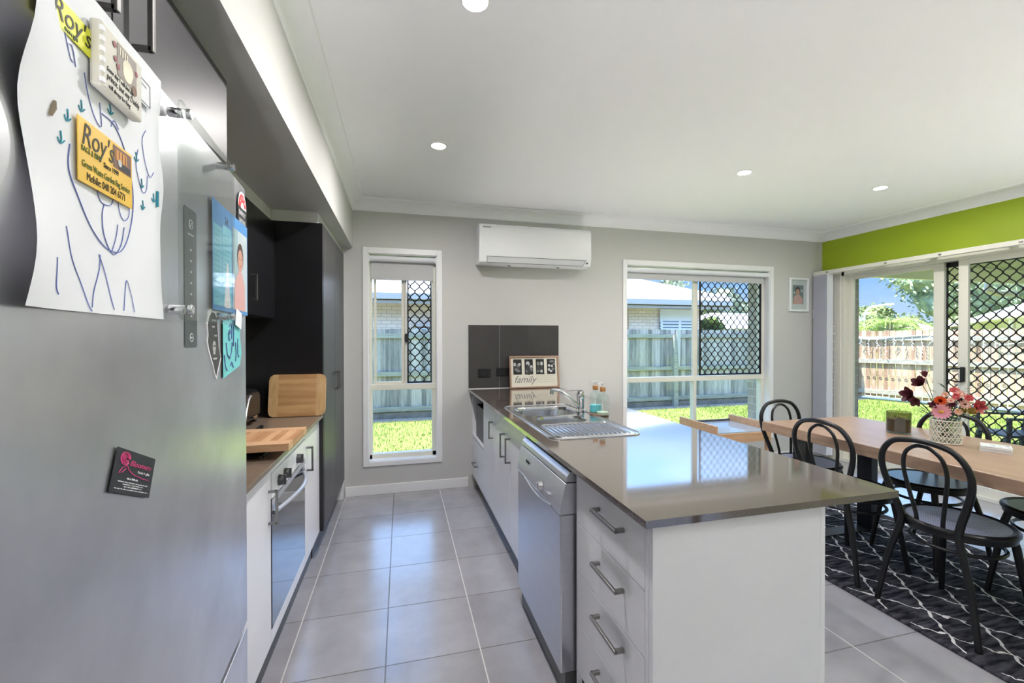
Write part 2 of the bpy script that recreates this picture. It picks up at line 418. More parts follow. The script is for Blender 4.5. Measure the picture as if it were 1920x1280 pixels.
def win(name, W, label, kind):
    x0, x1, z0, z1 = W; yp = 4.065
    root = sthing(name, ((x0+x1)/2, yp, z0), label)
    # plaster reveal lining and architrave
    b = MB(); t = .006
    b.box(x0, x0+t, YW-.001, yp-.03, z0, z1); b.box(x1-t, x1, YW-.001, yp-.03, z0, z1); b.box(x0, x1, YW-.001, yp-.03, z1-t, z1); b.box(x0, x1, YW-.001, yp-.03, z0, z0+t)
    b.build('reveal', TRIM, root)
    b = MB(); a = .045
    b.box(x0-a, x0, YW-.012, YW, z0-.04, z1+.05); b.box(x1, x1+a, YW-.012, YW, z0-.04, z1+.05)
    b.box(x0, x1, YW-.012, YW, z1, z1+.05); b.box(x0, x1, YW-.012, YW, z0-.04, z0)
    b.build('architrave', TRIM, root, bevel=.002)
    f = MB(); y0, y1 = yp-.03, yp+.035
    f.box(x0, x0+.028, y0, y1, z0, z1); f.box(x1-.04, x1, y0, y1, z0, z1)
    f.box(x0, x1, y0, y1, z0, z0+.045); f.box(x0, x1, y0, y1, z1-.03, z1); f.box(x0, x1, y0-.006, y1, .905, .958)
    if kind == 2: f.box(3.077, 3.112, y0, y1, z0, .905); 
    f.build('window_frame', ALU, root, bevel=.003)
    zt, zb = .958, z1-.03
    if kind == 1:
        s = MB(); s.box(-.236, -.214, yp-.012, yp+.012, zt, zb); s.box(.003, .030, yp-.012, yp+.012, zt, zb); s.box(-.214, .003, yp-.012, yp+.012, zt, zt+.022); s.box(-.214,.003,yp-.012,yp+.012,zb-.02,zb)
        s.build('sliding_sash', ALU, root, bevel=.002)
        q = MB(); q.box(.030, .052, yp-.026, yp-.006, zt, zb); q.build('meeting_stile', ALU, root, bevel=.002)
        g = MB(); X0, X1 = .055, .272
        for a_ in ((X0, X0+.012, zt+.005, zb), (X1-.010, X1, zt+.005, zb), (X0, X1, zt+.005, zt+.02)): g.box(a_[0], a_[1], yp-.04, yp-.026, a_[2], a_[3])
        g.build('screen_frame', GRILLE, root)
        g = MB(); grille(g, (X0+.006, yp-.033, zt+.012), (1,0,0), (0,0,1), X1-X0-.012, zb-zt-.02); g.build('diamond_grille', GRILLE, root)
        l = MB(); l.prism([(a_, c_) for a_, c_ in rrect(.032, .060, 1.335, 1.415, .012)], yp-.052, yp-.038, 'y'); l.box(.038,.054,yp-.056,yp-.05,1.36,1.39); l.build('latch', BLKP, root, bevel=.002)
    else:
        s = MB(); s.box(3.077, 3.137, yp-.015, yp+.012, zt, zb); s.build('meeting_stile', ALU, root, bevel=.003)
        s = MB(); X0, X1 = 3.145, 3.955
        for a_ in ((X0, X0+.012, zt+.005, zb), (X1-.018, X1, zt+.005, zb), (X0, X1, zt+.005, zt+.02)): s.box(a_[0], a_[1], yp-.04, yp-.026, a_[2], a_[3])
        s.build('screen_frame', GRILLE, root)
        g = MB(); grille(g, (X0+.008, yp-.033, zt+.012), (1,0,0), (0,0,1), X1-X0-.02, zb-zt-.02); g.build('diamond_grille', GRILLE, root)
        l = MB(); l.box(X0-.004, X0+.014, yp-.052, yp-.04, 1.17, 1.25); l.build('latch', BLKP, root, bevel=.002)
    g = MB(); g.box(x0+.02, x1-.02, yp+.001, yp+.004, z0+.02, z1-.02); g.build('pane', GLASS, root)
    return root
win('window_1', W1, 'tall narrow sliding window with white architrave left of the sink', 1)
win('window_2', W2, 'wide sliding window with white frame beside the dining table', 2)
# frame of an unseen rear window added to let daylight in
r3 = sthing('added_window_3', (3.8, YB, .9), 'unseen window added behind the camera to let daylight in')
b = MB(); b.box(W3[0], W3[0]+.05, YB-.08, YB-.02, W3[2], W3[3]); b.box(W3[1]-.05, W3[1], YB-.08, YB-.02, W3[2], W3[3]); b.box(3.78, 3.82, YB-.08, YB-.02, W3[2], W3[3]); b.box(W3[0], W3[1], YB-.08, YB-.02, W3[2], W3[2]+.05); b.box(W3[0], W3[1], YB-.08, YB-.02, W3[3]-.05, W3[3])
b.build('window_frame', ALU, r3)

# roller blinds
def roller(x0, x1, zr, zb, label):
    t = thing('roller_blind', label, 'blind', ((x0+x1)/2, 4.0, zb), group=None)
    b = MB(); b.cyl((x0+.012, 3.986, zr), (x1-.012, 3.986, zr), .026, 20); b.build('fabric_roll', ROLLF, t, smooth=True)
    b = MB(); b.box(x0+.022, x1-.03, 4.010, 4.0115, zb, zr); b.build('fabric', FABRIC, t)
    b = MB(); b.box(x0+.022, x1-.03, 4.006, 4.015, zb-.008, zb+.008); b.build('bottom_rail', FABRIC, t, bevel=.002)
    for x in (x0+.0065, x1-.0125): 
        b = MB(); b.box(x, x+.006, 3.962, 4.02, zr-.03, zr+.03); b.build('bracket', WHITE2, t)
roller(W1[0], W1[1], 2.075, 1.90, 'narrow grey roller blind rolled up at top of the narrow window')
roller(W2[0], W2[1], 2.075, 1.99, 'wide grey roller blind rolled up at top of the wide window')

# ------------------------------------------------------------------ sliding door
dr = sthing('door_1', (XR+.05, 2.2, 0), 'white framed sliding glass door with diamond security screen')
y0, y1, z0, z1 = D1
b = MB()
b.box(XR-.008, XR+.10, y1-.035, y1+.02, 0, z1+.02); b.box(XR-.008, XR+.10, y0-.02, y0+.03, 0, z1+.02); b.box(XR-.008, XR+.10, y0, y1, z1-.03, z1+.02); b.box(XR-.01, XR+.14, y0, y1, 0, .035)
b.box(XR-.016, XR, y1+.0, YW-.002, 0, z1+.04)
b.build('door_frame', ALU, dr, bevel=.003)
b = MB()
b.box(XR+.05, XR+.08, 3.64, 3.695, .035, z1-.03); b.box(XR+.05, XR+.08, 2.825, 2.906, .035, z1-.03); b.box(XR+.05, XR+.08, 2.9, 3.64, .035, .11); b.box(XR+.05, XR+.08, 2.9, 3.64, z1-.075, z1-.03)
b.build('fixed_panel_frame', ALU, dr, bevel=.002)
b = MB(); b.box(XR+.063, XR+.067, 2.86, 3.645, .1, z1-.06); b.build('fixed_pane', GLASS, dr)
b = MB()
b.box(XR+.012, XR+.042, 2.632, 2.70, .035, z1-.03); b.box(XR+.012, XR+.042, 1.75, 1.82, .035, z1-.03); b.box(XR+.012, XR+.042, 1.82, 2.632, .035, .11); b.box(XR+.012, XR+.042, 1.82, 2.632, z1-.075, z1-.03)
b.build('sliding_panel_frame', ALU, dr, bevel=.002)
b = MB(); b.box(XR+.025, XR+.029, 1.81, 2.64, .1, z1-.06); b.build('sliding_pane', GLASS, dr)
b = MB()
b.box(XR+.095, XR+.12, 2.832, 2.862, .04, z1-.03); b.box(XR+.095, XR+.12, 1.75, 1.79, .04, z1-.03); b.box(XR+.095, XR+.12, 1.79, 2.835, .04, .10); b.box(XR+.095, XR+.12, 1.79, 2.835, z1-.075, z1-.03)
b.build('screen_frame', GRILLE, dr)
b = MB(); grille(b, (XR+.105, 2.84, .09), (0,-1,0), (0,0,1), 1.05, z1-.165); b.build('diamond_grille', GRILLE, dr)
b = MB(); b.box(XR-.012, XR+.012, 2.645, 2.675, .985, 1.115); b.build('lock_body', BLKP, dr, bevel=.006)
b = MB(); b.tube([(XR+.008,2.668,1.10),(XR-.03,2.69,1.10),(XR-.035,2.745,1.09),(XR-.035,2.748,1.0),(XR-.03,2.69,.985),(XR+.008,2.668,.985)], .007, 8); b.build('pull_handle', BLKP, dr, smooth=True)
# vertical blind
vb = thing('vertical_blind', 'stacked grey-white vertical blind slats hanging in corner beside sliding door', 'blind', (4.62, 3.8, .05))
b = MB(); b.box(4.60, 4.65, .45, 3.95, 2.085, 2.125); b.build('head_rail', ALU, vb, bevel=.004)
for yy in (3.9, 3.3, 2.86, 2.35, 1.7): b = MB(); b.box(4.652, XR-.001, yy-.02, yy+.02, 2.10, 2.128); b.build('bracket', SATIN, vb); b = MB(); b.box(4.592, 4.5995, yy-.13, yy-.112, 2.098, 2.108); b.build('clip', SATIN, vb)
VANE = mat('blind vane', (226, 228, 236), .6)
for i in range(11):
    yy = 3.925-.016*i; b = MB(); n = 5
    vs = []; 
    for j in range(n): a = -1+2*j/(n-1); vs += [(4.625+.0445*a, yy+.004*(1-a*a), .06), (4.625+.0445*a, yy+.004*(1-a*a), 2.085)]
    b.add(vs, [(2*j, 2*j+2, 2*j+3, 2*j+1) for j in range(n-1)]); b.build('vane', VANE, vb, smooth=True)
b = MB(); b.tube([(4.63, 3.735, 2.08-.03*i) for i in range(66)], .0012, 5); b.tube([(4.66, 3.735, 2.08-.03*i) for i in range(66)], .0012, 5)
for i in range(16): b.ico((4.645, 3.735, 1.50-.085*i), .006, sub=1)
b.build('bead_chain', WHITE2, vb)

# ------------------------------------------------------------------ downlights and lamps
DL = [(.23,2.73),(2.42,2.62),(3.73,2.62),(.26,1.53)]
EM = mat('lamp glow', (255,255,250), .5, emit=(255,253,246), estr=9)
def downlight(x, y, label, power=PW):
    t = thing('downlight', label, 'light', (x, y, HC-.01), group='recessed ceiling downlights')
    b = MB(); b.lathe([(.040,HC-.002),(.046,HC-.006),(.052,HC-.004),(.053,HC)], x, y, 28); b.build('trim_ring', TRIM, t, smooth=True)
    b = MB(); b.lathe([(0,HC-.0045),(.042,HC-.0045)], x, y, 28); b.build('diffuser', EM, t)
    l = bpy.data.lights.new('downlight_lamp', 'AREA'); l.shape = 'DISK'; l.size = .08; l.energy = power; l.color = (1,.965,.96); l.spread = R(170)
    o = bpy.data.objects.new('lamp', l); C.objects.link(o); o.parent = t; o.location = (0,0,-.004)
LB = ['above the galley between sink and oven', 'nearest the wide window', 'nearest the green wall', 'at the top edge of the photo']
for (x, y), s_ in zip(DL, LB): downlight(x, y, 'lit round white recessed ceiling downlight '+s_, GAL if x < 1 else PW)
# ------------------------------------------------------------------ kitchen run (left)
# fridge: local frame X along face away from camera, Y up, Z outwards
FR = R(-4.1); FD = Vector((sin(FR), cos(FR), 0)); FN = Vector((FD.y, -FD.x, 0)); FP = Vector((-.4375, 1.407, 0))
FM = Matrix(((FD.x,0,FN.x,FP.x),(FD.y,0,FN.y,FP.y),(0,1,0,0),(0,0,0,1)))
fr = thing('fridge', 'tall brushed stainless steel fridge covered in magnets and papers', 'fridge', tuple(FM @ Vector((-.455, 0, -.35))), -FR)
b = MB(); b.box(-.905, -.006, .03, 1.80, -.62, -.07); b.build('body', mat('fridge side', (120,121,124), .45, .4), fr, FM, bevel=.006)
b = MB(); b.box(-.91, 0, .546, 1.803, -.065, 0); b.build('door', FRIDGE, fr, FM, bevel=.003, seg=2)
b = MB(); b.box(-.91, 0, .05, .526, -.065, 0); b.build('freezer_drawer', FRIDGE, fr, FM, bevel=.003, seg=2)
b = MB(); b.box(-.904, -.006, .524, .551, -.075, -.025); b.build('gasket', DARK, fr, FM)
b = MB(); b.box(-.90, -.01, .0, .05, -.6, -.04); b.build('plinth', DARK, fr, FM)
b = MB(); b.prism(rrect(-.444, -.382, 1.352, 1.629, .006), 0, .0012); dsp = b.build('control_panel', mat('panel grey', (86,92,94), .4), fr, FM)
b = MB(); b.tube([(-.413+.009*cos(R(a)), 1.598+.009*sin(R(a)), .0018) for a in range(0,360,30)], .0009, 4, closed=True); b.tube([(-.419,1.590,.0018),(-.411,1.599,.0018),(-.407,1.606,.0018)], .001, 4); b.build('round_emblem', WINK, dsp, FM)
b = MB(); b.rect(-.428,-.398,1.576,1.5785,.0016); b.build('emblem_bar', WINK, dsp, FM)
for i in range(7): b = MB(); b.rect(-.417, -.409, 1.545-.022*i, 1.549-.022*i, .0016); b.build('panel_symbol', WINK, dsp, FM)
b = MB(); b.tube([(-.413+.008*cos(R(a)), 1.372+.008*sin(R(a)), .0018) for a in range(0,360,30)], .0008, 4, closed=True); b.rect(-.418,-.408,1.371,1.3735,.0018); b.build('badge_ring', WINK, dsp, FM)

def ftag(name, label, cat, s, z):   # a thing on the fridge face: root at its foot
    return thing(name, label, cat, tuple(FM @ Vector((-s, z, .002))), -FR)
# child's drawing, curled left edge
dw = ftag('drawing_paper', "large white sheet with a child's blue pen drawing on the fridge", 'paper', .70, 1.405)
b = MB(); nx, nz = 30, 24; vs = []
def lift(s, z):
    e = max(0, (s-.74)/.14); wv = sin((z-1.4)*26)*.5+.5
    e2 = max(0, (.60-s)/.05)
    return .003+.022*e*e*wv+.001*sin(s*60+z*40)*.6+.003*e2*(sin(z*47)*.5+.5)
def edge(z): return .868+.012*sin((z-1.4)*26+.9)
for j in range(nz+1):
    z = 1.403+.405*j/nz
    r_ = .551+.006*sin(z*30)
    for i in range(nx+1):
        s = r_+(edge(z)-r_)*i/nx; zz = z
        vs.append((-s, zz, lift(s, z)))
b.add(vs, [(j*(nx+1)+i, j*(nx+1)+i+1, (j+1)*(nx+1)+i+1, (j+1)*(nx+1)+i) for j in range(nz) for i in range(nx)])
sheet = b.build('sheet', PAPER, dw, FM, smooth=True, fixn=False)
def stroke(b, pts, r=.0011, m=0, wob=0, h=.0016):
    # smooth through points
    P = [Vector((x, y, 0)) for x, y in pts]; out = []
    for i in range(len(P)-1):
        p0 = P[max(i-1,0)]; p1 = P[i]; p2 = P[i+1]; p3 = P[min(i+2,len(P)-1)]
        for k in range(5):
            t = k/5; out.append(.5*((2*p1)+(p2-p0)*t+(2*p0-5*p1+4*p2-p3)*t*t+(3*p1-p0-3*p2+p3)*t**3))
    out.append(P[-1])
    b.tube([(-q.x, q.y, lift(q.x, q.y)+h-.001) for q in out], r, 4, m)
b = MB()
cx_, cz_ = .702, 1.565
circ = [(cx_+.078*cos(R(a)), cz_+.088*sin(R(a))) for a in range(40, 330, 22)]
stroke(b, [(.785,1.60),(.788,1.57),(.775,1.545),(.748,1.515),(.722,1.495),(.70,1.49),(.675,1.495),(.655,1.52),(.643,1.56),(.645,1.60),(.66,1.64),(.69,1.665),(.72,1.668)], .0007)
stroke(b, [(.735,1.585),(.73,1.56),(.72,1.55),(.70,1.553),(.692,1.57),(.69,1.585)], .0005); stroke(b, [(.685,1.58),(.68,1.55),(.668,1.54),(.655,1.55),(.654,1.57)], .0005)
stroke(b, [(.715,1.55),(.72,1.535),(.718,1.51),(.705,1.49),(.69,1.488),(.675,1.505),(.668,1.53)], .0006); stroke(b, [(.70,1.49),(.69,1.51),(.685,1.53)], .0005)
for q in ([(.80,1.50),(.79,1.47),(.77,1.44),(.755,1.415),(.745,1.405)],[(.73,1.48),(.715,1.455),(.70,1.425),(.693,1.41)],[(.745,1.41),(.742,1.43),(.73,1.46),(.727,1.48)],[(.67,1.41),(.665,1.44),(.66,1.455),(.65,1.435),(.64,1.41)],[(.825,1.46),(.823,1.43),(.815,1.42)],
          [(.758,1.70),(.75,1.68),(.735,1.655),(.722,1.65),(.724,1.68)],[(.70,1.66),(.692,1.672),(.68,1.665)],[(.60,1.70),(.612,1.68),(.606,1.65),(.59,1.63),(.578,1.642)],[(.625,1.66),(.632,1.63),(.615,1.60),(.60,1.605),(.597,1.63)],[(.80,1.725),(.79,1.70),(.782,1.698)],[(.795,1.712),(.785,1.715),(.778,1.695)]): stroke(b, q, .0005)
b.build('pen_strokes', PEN, sheet, FM, smooth=True)
for s_, z_ in ((.762,1.655),(.70,1.682),(.79,1.63),(.63,1.645),(.615,1.61),(.61,1.578),(.80,1.60),(.575,1.60)):
    b = MB(); stroke(b, [(s_+.002,z_+.008),(s_,z_),(s_+.001,z_-.005)], .0009); stroke(b, [(s_+.007,z_-.001),(s_+.001,z_-.006),(s_-.006,z_)], .0008); b.build('teal_mark', TEALP, sheet, FM, smooth=True)
b = MB(); stroke(b, [(.566,1.615),(.565,1.59)], .003); b.build('teal_mark', TEALP, sheet, FM, smooth=True)
b = MB(); b.tube([(-.818,1.634,lift(.818,1.634)+.001),(-.820,1.626,lift(.82,1.626)+.001),(-.823,1.616,lift(.823,1.616)+.001)], .003, 6, radii=[.0016,.0034,.002]); b.build('brown_mark', mat('brown smear', (128,116,98), .8), sheet, FM, smooth=True)

def card(name, label, s0, s1, z0, z1, th, m, off=.004, cat='magnet', rot=0, bev=.0006):
    """flat card between s0>s1 on the face; returns root and matrix with origin at its lower left corner"""
    cs, cz = (s0+s1)/2, (z0+z1)/2
    root = thing(name, label, cat, tuple(FM @ Vector((-cs, z0, off))), -FR)
    w, h = s0-s1, z1-z0
    M = FM @ Matrix.Translation((-cs, cz, off)) @ Matrix.Rotation(rot, 4, 'Z') @ Matrix.Translation((-w/2, -h/2, 0))
    b = MB(); b.box(0, w, 0, h, 0, th); o = b.build('card', m, root, M, bevel=bev)
    return root, M @ Matrix.Translation((0,0,th+.0003)), w, h, o
# yellow garden bag card
def roys(name, label, s0, s1, z0, z1, m, off, full):
    r, M, w, h, o = card(name, label, s0, s1, z0, z1, .0012, m, off)
    T = lambda x, y: M @ Matrix.Translation((x, y, 0))
    text("Roy's", h*.50 if full else h*.98, INK, o, T(.006 if full else .012, h*.60 if full else h*.27), shear=.25, sx=.82 if full else .95)
    if full:
        text("BAGS & BINS", h*.13, INKG, o, T(.006, h*.49), sx=.72)
        text("Since 1999", h*.13, INK, o, T(w*.42, h*.44), sx=.8)
        text("Green Waste Garden Bag Service", h*.155, INKG, o, T(.007, h*.25), sx=.66)
        text("Mobile: 040 204 6771", h*.18, INK, o, T(w*.13, h*.07), sx=.72)
        b = MB(); x0, x1, a0, a1 = w*.60, w*.97, h*.56, h*.95
        b.rect(x0, x1, a0, a1, 0, 0); b.rect(x0+.004, x1-.012, a0+.012, a1-.004, .0002, 1); b.rect(x0+.014, x1-.003, a0+.002, a0+.011, .0003, 2); b.ell(x0+.016, a0+.010, .005, .005, .0004, 3)
        for k in range(4): b.rect(x0+.006+.008*k, x0+.007+.008*k, a0+.012, a1-.005, .0004, 2)
        b.build('truck_photo', [mat('photo brown', (120,84,66), .6), mat('photo orange', (206,140,60), .6), INKB, PLIGHT], o, M)
    else: text("BAGS & BINS", h*.17, INKG, o, T(w*.34, h*.08), sx=.7)
    return r
roys('business_card', 'yellow garden bag business card magnet in middle of the drawing', .778, .652, 1.561, 1.640, YEL, .006, True)
roys('business_card', 'lemon yellow card at top left of the fridge drawing, partly hidden', .834, .735, 1.722, 1.757, YEL2, .006, False)
# photo block magnet
r, M, w, h, o = card('block_magnet', 'thick cream square magnet with handwritten saying and small plush toy picture', .752, .648, 1.690, 1.775, .014, mat('stone cream', (206,203,192), .6, bump=((300,300,300), .3, .001)), .005, bev=.004)
b = MB(); b.rect(.035,.085,.034,.078, .0002, 0); b.ell(.062,.055,.014,.012,.0004,1); b.ell(.060,.047,.012,.010,.0005,2); b.ell(.078,.035,.007,.007,.0006,3)
for x_, y_ in ((.028,.07),(.030,.052),(.084,.062),(.036,.045)): b.ell(x_, y_, .004, .004, .0006, 4)
for k in range(4): b.rect(.040+.006*k, .043+.006*k, .064, .074, .0006, 1)
b.build('picture', [mat('pic grey', (146,136,126), .6), mat('pic cream', (226,216,196), .6), mat('pic cream2', (236,228,204), .6), mat('pic brown', (112,72,40), .6), mat('pic red', (140,52,60), .6)], o, M)
for i, (tx, sz) in enumerate((("Some day I will find my", .0088), ("prince, but my Daddy", .0118), ("will always be King", .0088))): text(tx, sz, INKB, o, M @ Matrix.Translation((.010+.004*(i==2), .026-.0105*i, 0)), shear=.2, sx=.8)
b = MB()
for k in range(6): b.box(-.0005, .006, .006+.013*k, .012+.013*k, -.003, .0006)
b.build('edge_pattern', WINK, o, M)
# small blank white card clipped at top
r, M, w, h, o = card('note_card', 'small white card with grey outline beside the cream block magnet', .636, .592, 1.735, 1.775, .0008, PAPER, .006, cat='card')
b = MB(); b.tube([(.003,.003,0),(w-.003,.003,0),(w-.003,h-.003,0),(.003,h-.003,0)], .0006, 4, closed=True); b.rect(.01,.03,.028,.030,0); b.build('outline', PGREY, o, M)
# clear acrylic board on stand-offs
ac = ftag('acrylic_board', 'clear acrylic message board on steel stand-offs fixed to the fridge', 'board', .385, 1.403)
b = MB(); b.prism(rrect(-.546, -.225, 1.403, 1.787, .014), .026, .030); b.build('sheet', DGLASS, ac, FM, bevel=.0008)
for s_, z_ in ((.515,1.772),(.254,1.776),(.515,1.422),(.258,1.421)):
    b = MB(); b.cyl((-s_, z_, .002), (-s_, z_, .0255), .0085, 16); b.cyl((-s_, z_, .0305), (-s_, z_, .038), .0085, 16); b.build('standoff', CHROME, ac, FM, smooth=True, bevel=.001)
# calendar with photo
BLUEP = mat('calendar blue', (84,150,212), .45); CYP = mat('calendar cyan', (128,206,226), .5)
r, M, w, h, o = card('calendar', 'blue school calendar sheet with a child photo at right edge of fridge', .300, .004, 1.436, 1.690, .0008, BLUEP, .005, cat='calendar')
b = MB(); b.rect(.004, .068, .012, h-.055, 0, 0); b.rect(.072, .142, .012, h-.045, 0, 0)
for k in range(14):
    for x0 in (.010, .080): b.rect(x0, x0+.03+.02*random.random(), .03+.012*k, .0315+.012*k, .0003, 1)
b.add([(.08,.01,.0004),(.13,.01,.0004),(.112,.12,.0004),(.10,.12,.0004)], [(0,1,2,3)], 2)
b.build('date_columns', [CYP, mat('text blue', (90,150,180), .6), WINK], o, M)
text('24', .026, INKB, o, M @ Matrix.Translation((.088, h-.040, 0)))
b = MB(); X0 = .152; b.rect(X0, w-.006, .010, h-.03, 0, 0); b.rect(X0, X0+.045, .09, h-.03, .0002, 1)
b.add([(X0+.01,.01,.0004),(X0+.115,.01,.0004),(X0+.11,.08,.0004),(X0+.085,.115,.0004),(X0+.05,.118,.0004),(X0+.018,.08,.0004)], [(0,1,2,3,4,5)], 2)
b.ell(X0+.068, .155, .030, .038, .0005, 4); b.ell(X0+.068, .146, .024, .030, .0006, 3); b.ell(X0+.059,.150,.003,.002,.0007,4); b.ell(X0+.076,.150,.003,.002,.0007,4); b.ell(X0+.068,.131,.007,.002,.0007,5)
b.build('photo', [mat('photo sky', (186,200,206), .5), mat('photo tile', (150,176,182), .5), PPINK, SKIN, PHAIR, mat('photo lip', (170,96,92), .6)], o, M)
# energy rating sticker
r, M, w, h, o = card('energy_sticker', 'red white and black energy rating sticker at top right corner of fridge', .088, .004, 1.645, 1.735, .0006, WINK, .003, cat='sticker')
b = MB(); b.box(0, w, h, h+.001, -.0003, 0); b.add([(x, y+h, 0) for x, y in arc(w/2, 0, w/2, .045, 0, 180, 16)], [tuple(range(17))], 0); b.add([(x, y+h, .0003) for x, y in arc(w/2, 0, w*.44, .038, 10, 180, 16)]+[(w*.35,h,.0003)], [tuple(range(18))], 1)
b.add([(x, y+h, .0005) for x, y in arc(w/2, -.002, w*.20, .018, 0, 180, 12)], [tuple(range(13))], 0)
for k in range(4):
    a = R(40+35*k); cx2, cy2 = w/2+w*.31*cos(a), h+.028*sin(a); b.add([(cx2+(.0055 if q%2==0 else .0024)*cos(R(36*q+90)), cy2+(.0055 if q%2==0 else .0024)*sin(R(36*q+90)), .0007) for q in range(10)], [tuple(range(10))], 0)
b.rect(0, w, h*.42, h, .0002, 2); b.rect(0, w, h*.32, h*.42, .0002, 3); b.rect(w*.9, w, 0, h*.42, .0003, 3); b.rect(w*.05, w*.85, .006, h*.30, .0002, 4)
b.build('rating_print', [WINK, mat('energy red', (222,60,64), .5), INKB, mat('energy yellow', (240,214,40), .5), mat('energy pink', (236,214,214), .5)], o, M)
text('ENERGY', .019, WINK, o, M @ Matrix.Translation((.006, h*.74, .0006)), sx=.9); text('RATING', .019, WINK, o, M @ Matrix.Translation((.009, h*.50, .0006)), sx=.9)
# black state-shaped magnet with skull
r = ftag('shaped_magnet', 'black souvenir magnet with skull print and white outline low on the fridge', 'magnet', .27, 1.285)
outl = [(.330,1.405),(.318,1.425),(.30,1.438),(.278,1.436),(.262,1.420),(.258,1.400),(.252,1.380),(.248,1.35),(.240,1.335),(.232,1.322),(.250,1.30),(.268,1.276),(.276,1.285),(.288,1.305),(.305,1.325),(.320,1.345),(.330,1.365),(.324,1.38)]
b = MB(); b.prism([(-x, y) for x, y in outl], .0, .0025); o = b.build('backing', WINK, r, FM)
cxs = sum(p[0] for p in outl)/len(outl); czs = sum(p[1] for p in outl)/len(outl)
b = MB(); b.prism([(-(cxs+(x-cxs)*.86), czs+(y-czs)*.90) for x, y in outl], .0025, .0031); o = b.build('print', mat('magnet charcoal', (70,70,68), .5), r, FM)
b = MB(); b.ell(-.284,1.352,.011,.013,.0034,0); b.rect(-.291,-.277,1.334,1.345,.0034,0); b.ell(-.288,1.353,.003,.003,.0037,1); b.ell(-.280,1.353,.003,.003,.0037,1)
for k, (x_, y_, l_) in enumerate(((-.300,1.410,.03),(-.298,1.395,.018),(-.292,1.322,.026),(-.284,1.375,.02))): b.rect(x_, x_+l_, y_, y_+.004, .0034, 0)
b.build('skull_print', [PLIGHT, INKB], o, FM)
# teal drawing sheet
r = ftag('doodle_sheet', "teal sheet with a child's purple pen doodles at the fridge's right edge", 'paper', .14, 1.275)
b = MB(); b.add([(-.221,1.272,.003),(-.075,1.296,.003),(-.062,1.33,.004),(-.074,1.38,.003),(-.060,1.43,.003),(-.221,1.432,.003)], [tuple(range(6))]); o = b.build('sheet', mat('teal paper', (120,206,206), .6), r, FM)
b = MB()
for q in ([(.175,1.40),(.16,1.41),(.15,1.395),(.155,1.37),(.175,1.365),(.18,1.385)],[(.19,1.42),(.17,1.43),(.145,1.42),(.135,1.39),(.14,1.35)],[(.20,1.36),(.19,1.33),(.17,1.32),(.155,1.335),(.15,1.36)],[(.12,1.36),(.115,1.33),(.12,1.31)],[(.10,1.37),(.10,1.33),(.09,1.32)],[(.215,1.33),(.205,1.30),(.19,1.29)],[(.165,1.30),(.155,1.31),(.14,1.295)]):
    b.tube([(-x, y, .0042) for x, y in q], .0011, 4)
b.ell(-.168,1.388,.006,.007,.0045); b.build('doodles', mat('doodle purple', (96,100,170), .6), o, FM)
# small clip note
r, M, w, h, o = card('note_card', 'tiny white note under the calendar beside the teal sheet', .130, .075, 1.400, 1.445, .0008, PAPER, .007, cat='card', rot=R(-12))
# florist card
r, M, w, h, o = card('florist_card', 'black florist business card magnet with pink rose, tilted, low on fridge', .703, .581, 1.1365, 1.1975, .0012, mat('card black', (40,42,50), .45), .002, rot=R(-23))
M = M @ Matrix.Diagonal((w/.102, h/.091, 1, 1))
b = MB()
for k in range(4): b.tube([(.022+(.011-.0024*k)*cos(R(a))+.001*k, .072+(.013-.003*k)*sin(R(a)), 0) for a in range(0, 340, 20)], .0010, 4)
b.tube([(.028,.060,0),(.034,.05,0),(.05,.042,0),(.075,.038,0),(.09,.038,0)], .0007, 4)
b.tube([(.027,.058,0),(.018,.052,0),(.012,.040,0),(.020,.043,0),(.027,.052,0)], .0006, 4)
b.build('rose_drawing', PINK, o, M, smooth=True)
text('Bloomers', .0165, PINK, o, M @ Matrix.Translation((.034, .060, 0)), shear=.35, sx=.88)
text('florist + gifts', .0075, WINK, o, M @ Matrix.Translation((.058, .048, 0)), sx=.85)
b = MB(); random.seed(3)
for y_, x_, x1_, h_ in ((.0305,.034,.062,.0042),(.0232,.014,.088,.0024),(.0186,.026,.078,.0024),(.0136,.030,.074,.0030),(.0086,.008,.094,.0022)):
    while x_ < x1_: l_ = random.uniform(.0012,.0032); b.rect(x_, x_+l_, y_, y_+h_*random.uniform(.7,1), 0); x_ += l_+random.choice((.0005,.0006,.0016))
b.build('fine_print', WINK, o, M)

# over-fridge cabinet
of = thing('overhead_cabinet', 'charcoal overhead cabinet above the fridge with two long handles', 'cabinet', (-.79, .95, 1.88))
box('body', (XL+.002, -.512, .42, 1.428, 1.88, 2.12), GREYDOOR, of, bevel=.001)
for y0_, y1_, hy in ((.915, 1.428, .975), (.42, .911, .868)):
    d = box('door', (-.51, -.49, y0_, y1_, 1.88, 2.12), GREYDOOR, of, bevel=.0015)
    handle_v(d, -.49, hy, 1.918, 2.08, .034)
box('filler', (XL+.002, -.52, .42, 1.428, 2.1202, 2.1548), TRIM, of)
# upper wall cabinet beyond the fridge
up = thing('wall_cabinet', 'black wall cabinet between fridge and tall pantry with one door handle visible', 'cabinet', (-.92, 2.2, 1.49))
box('body', (XL+.002, -.758, 1.45, 2.886, 1.49, 2.07), BLACK, up, bevel=.001)
for y0_, y1_, hy in ((2.402, 2.884, 2.45), (1.93, 2.398, None), (1.45, 1.926, None)):
    d = box('door', (-.757, -.74, y0_, y1_, 1.492, 2.07), BLACK, up, bevel=.0012)
    if hy: handle_v(d, -.74, hy, 1.565, 1.70, .034)
box('filler', (XL+.002, -.762, 1.45, 2.8875, 2.0702, 2.1548), TRIM, up)
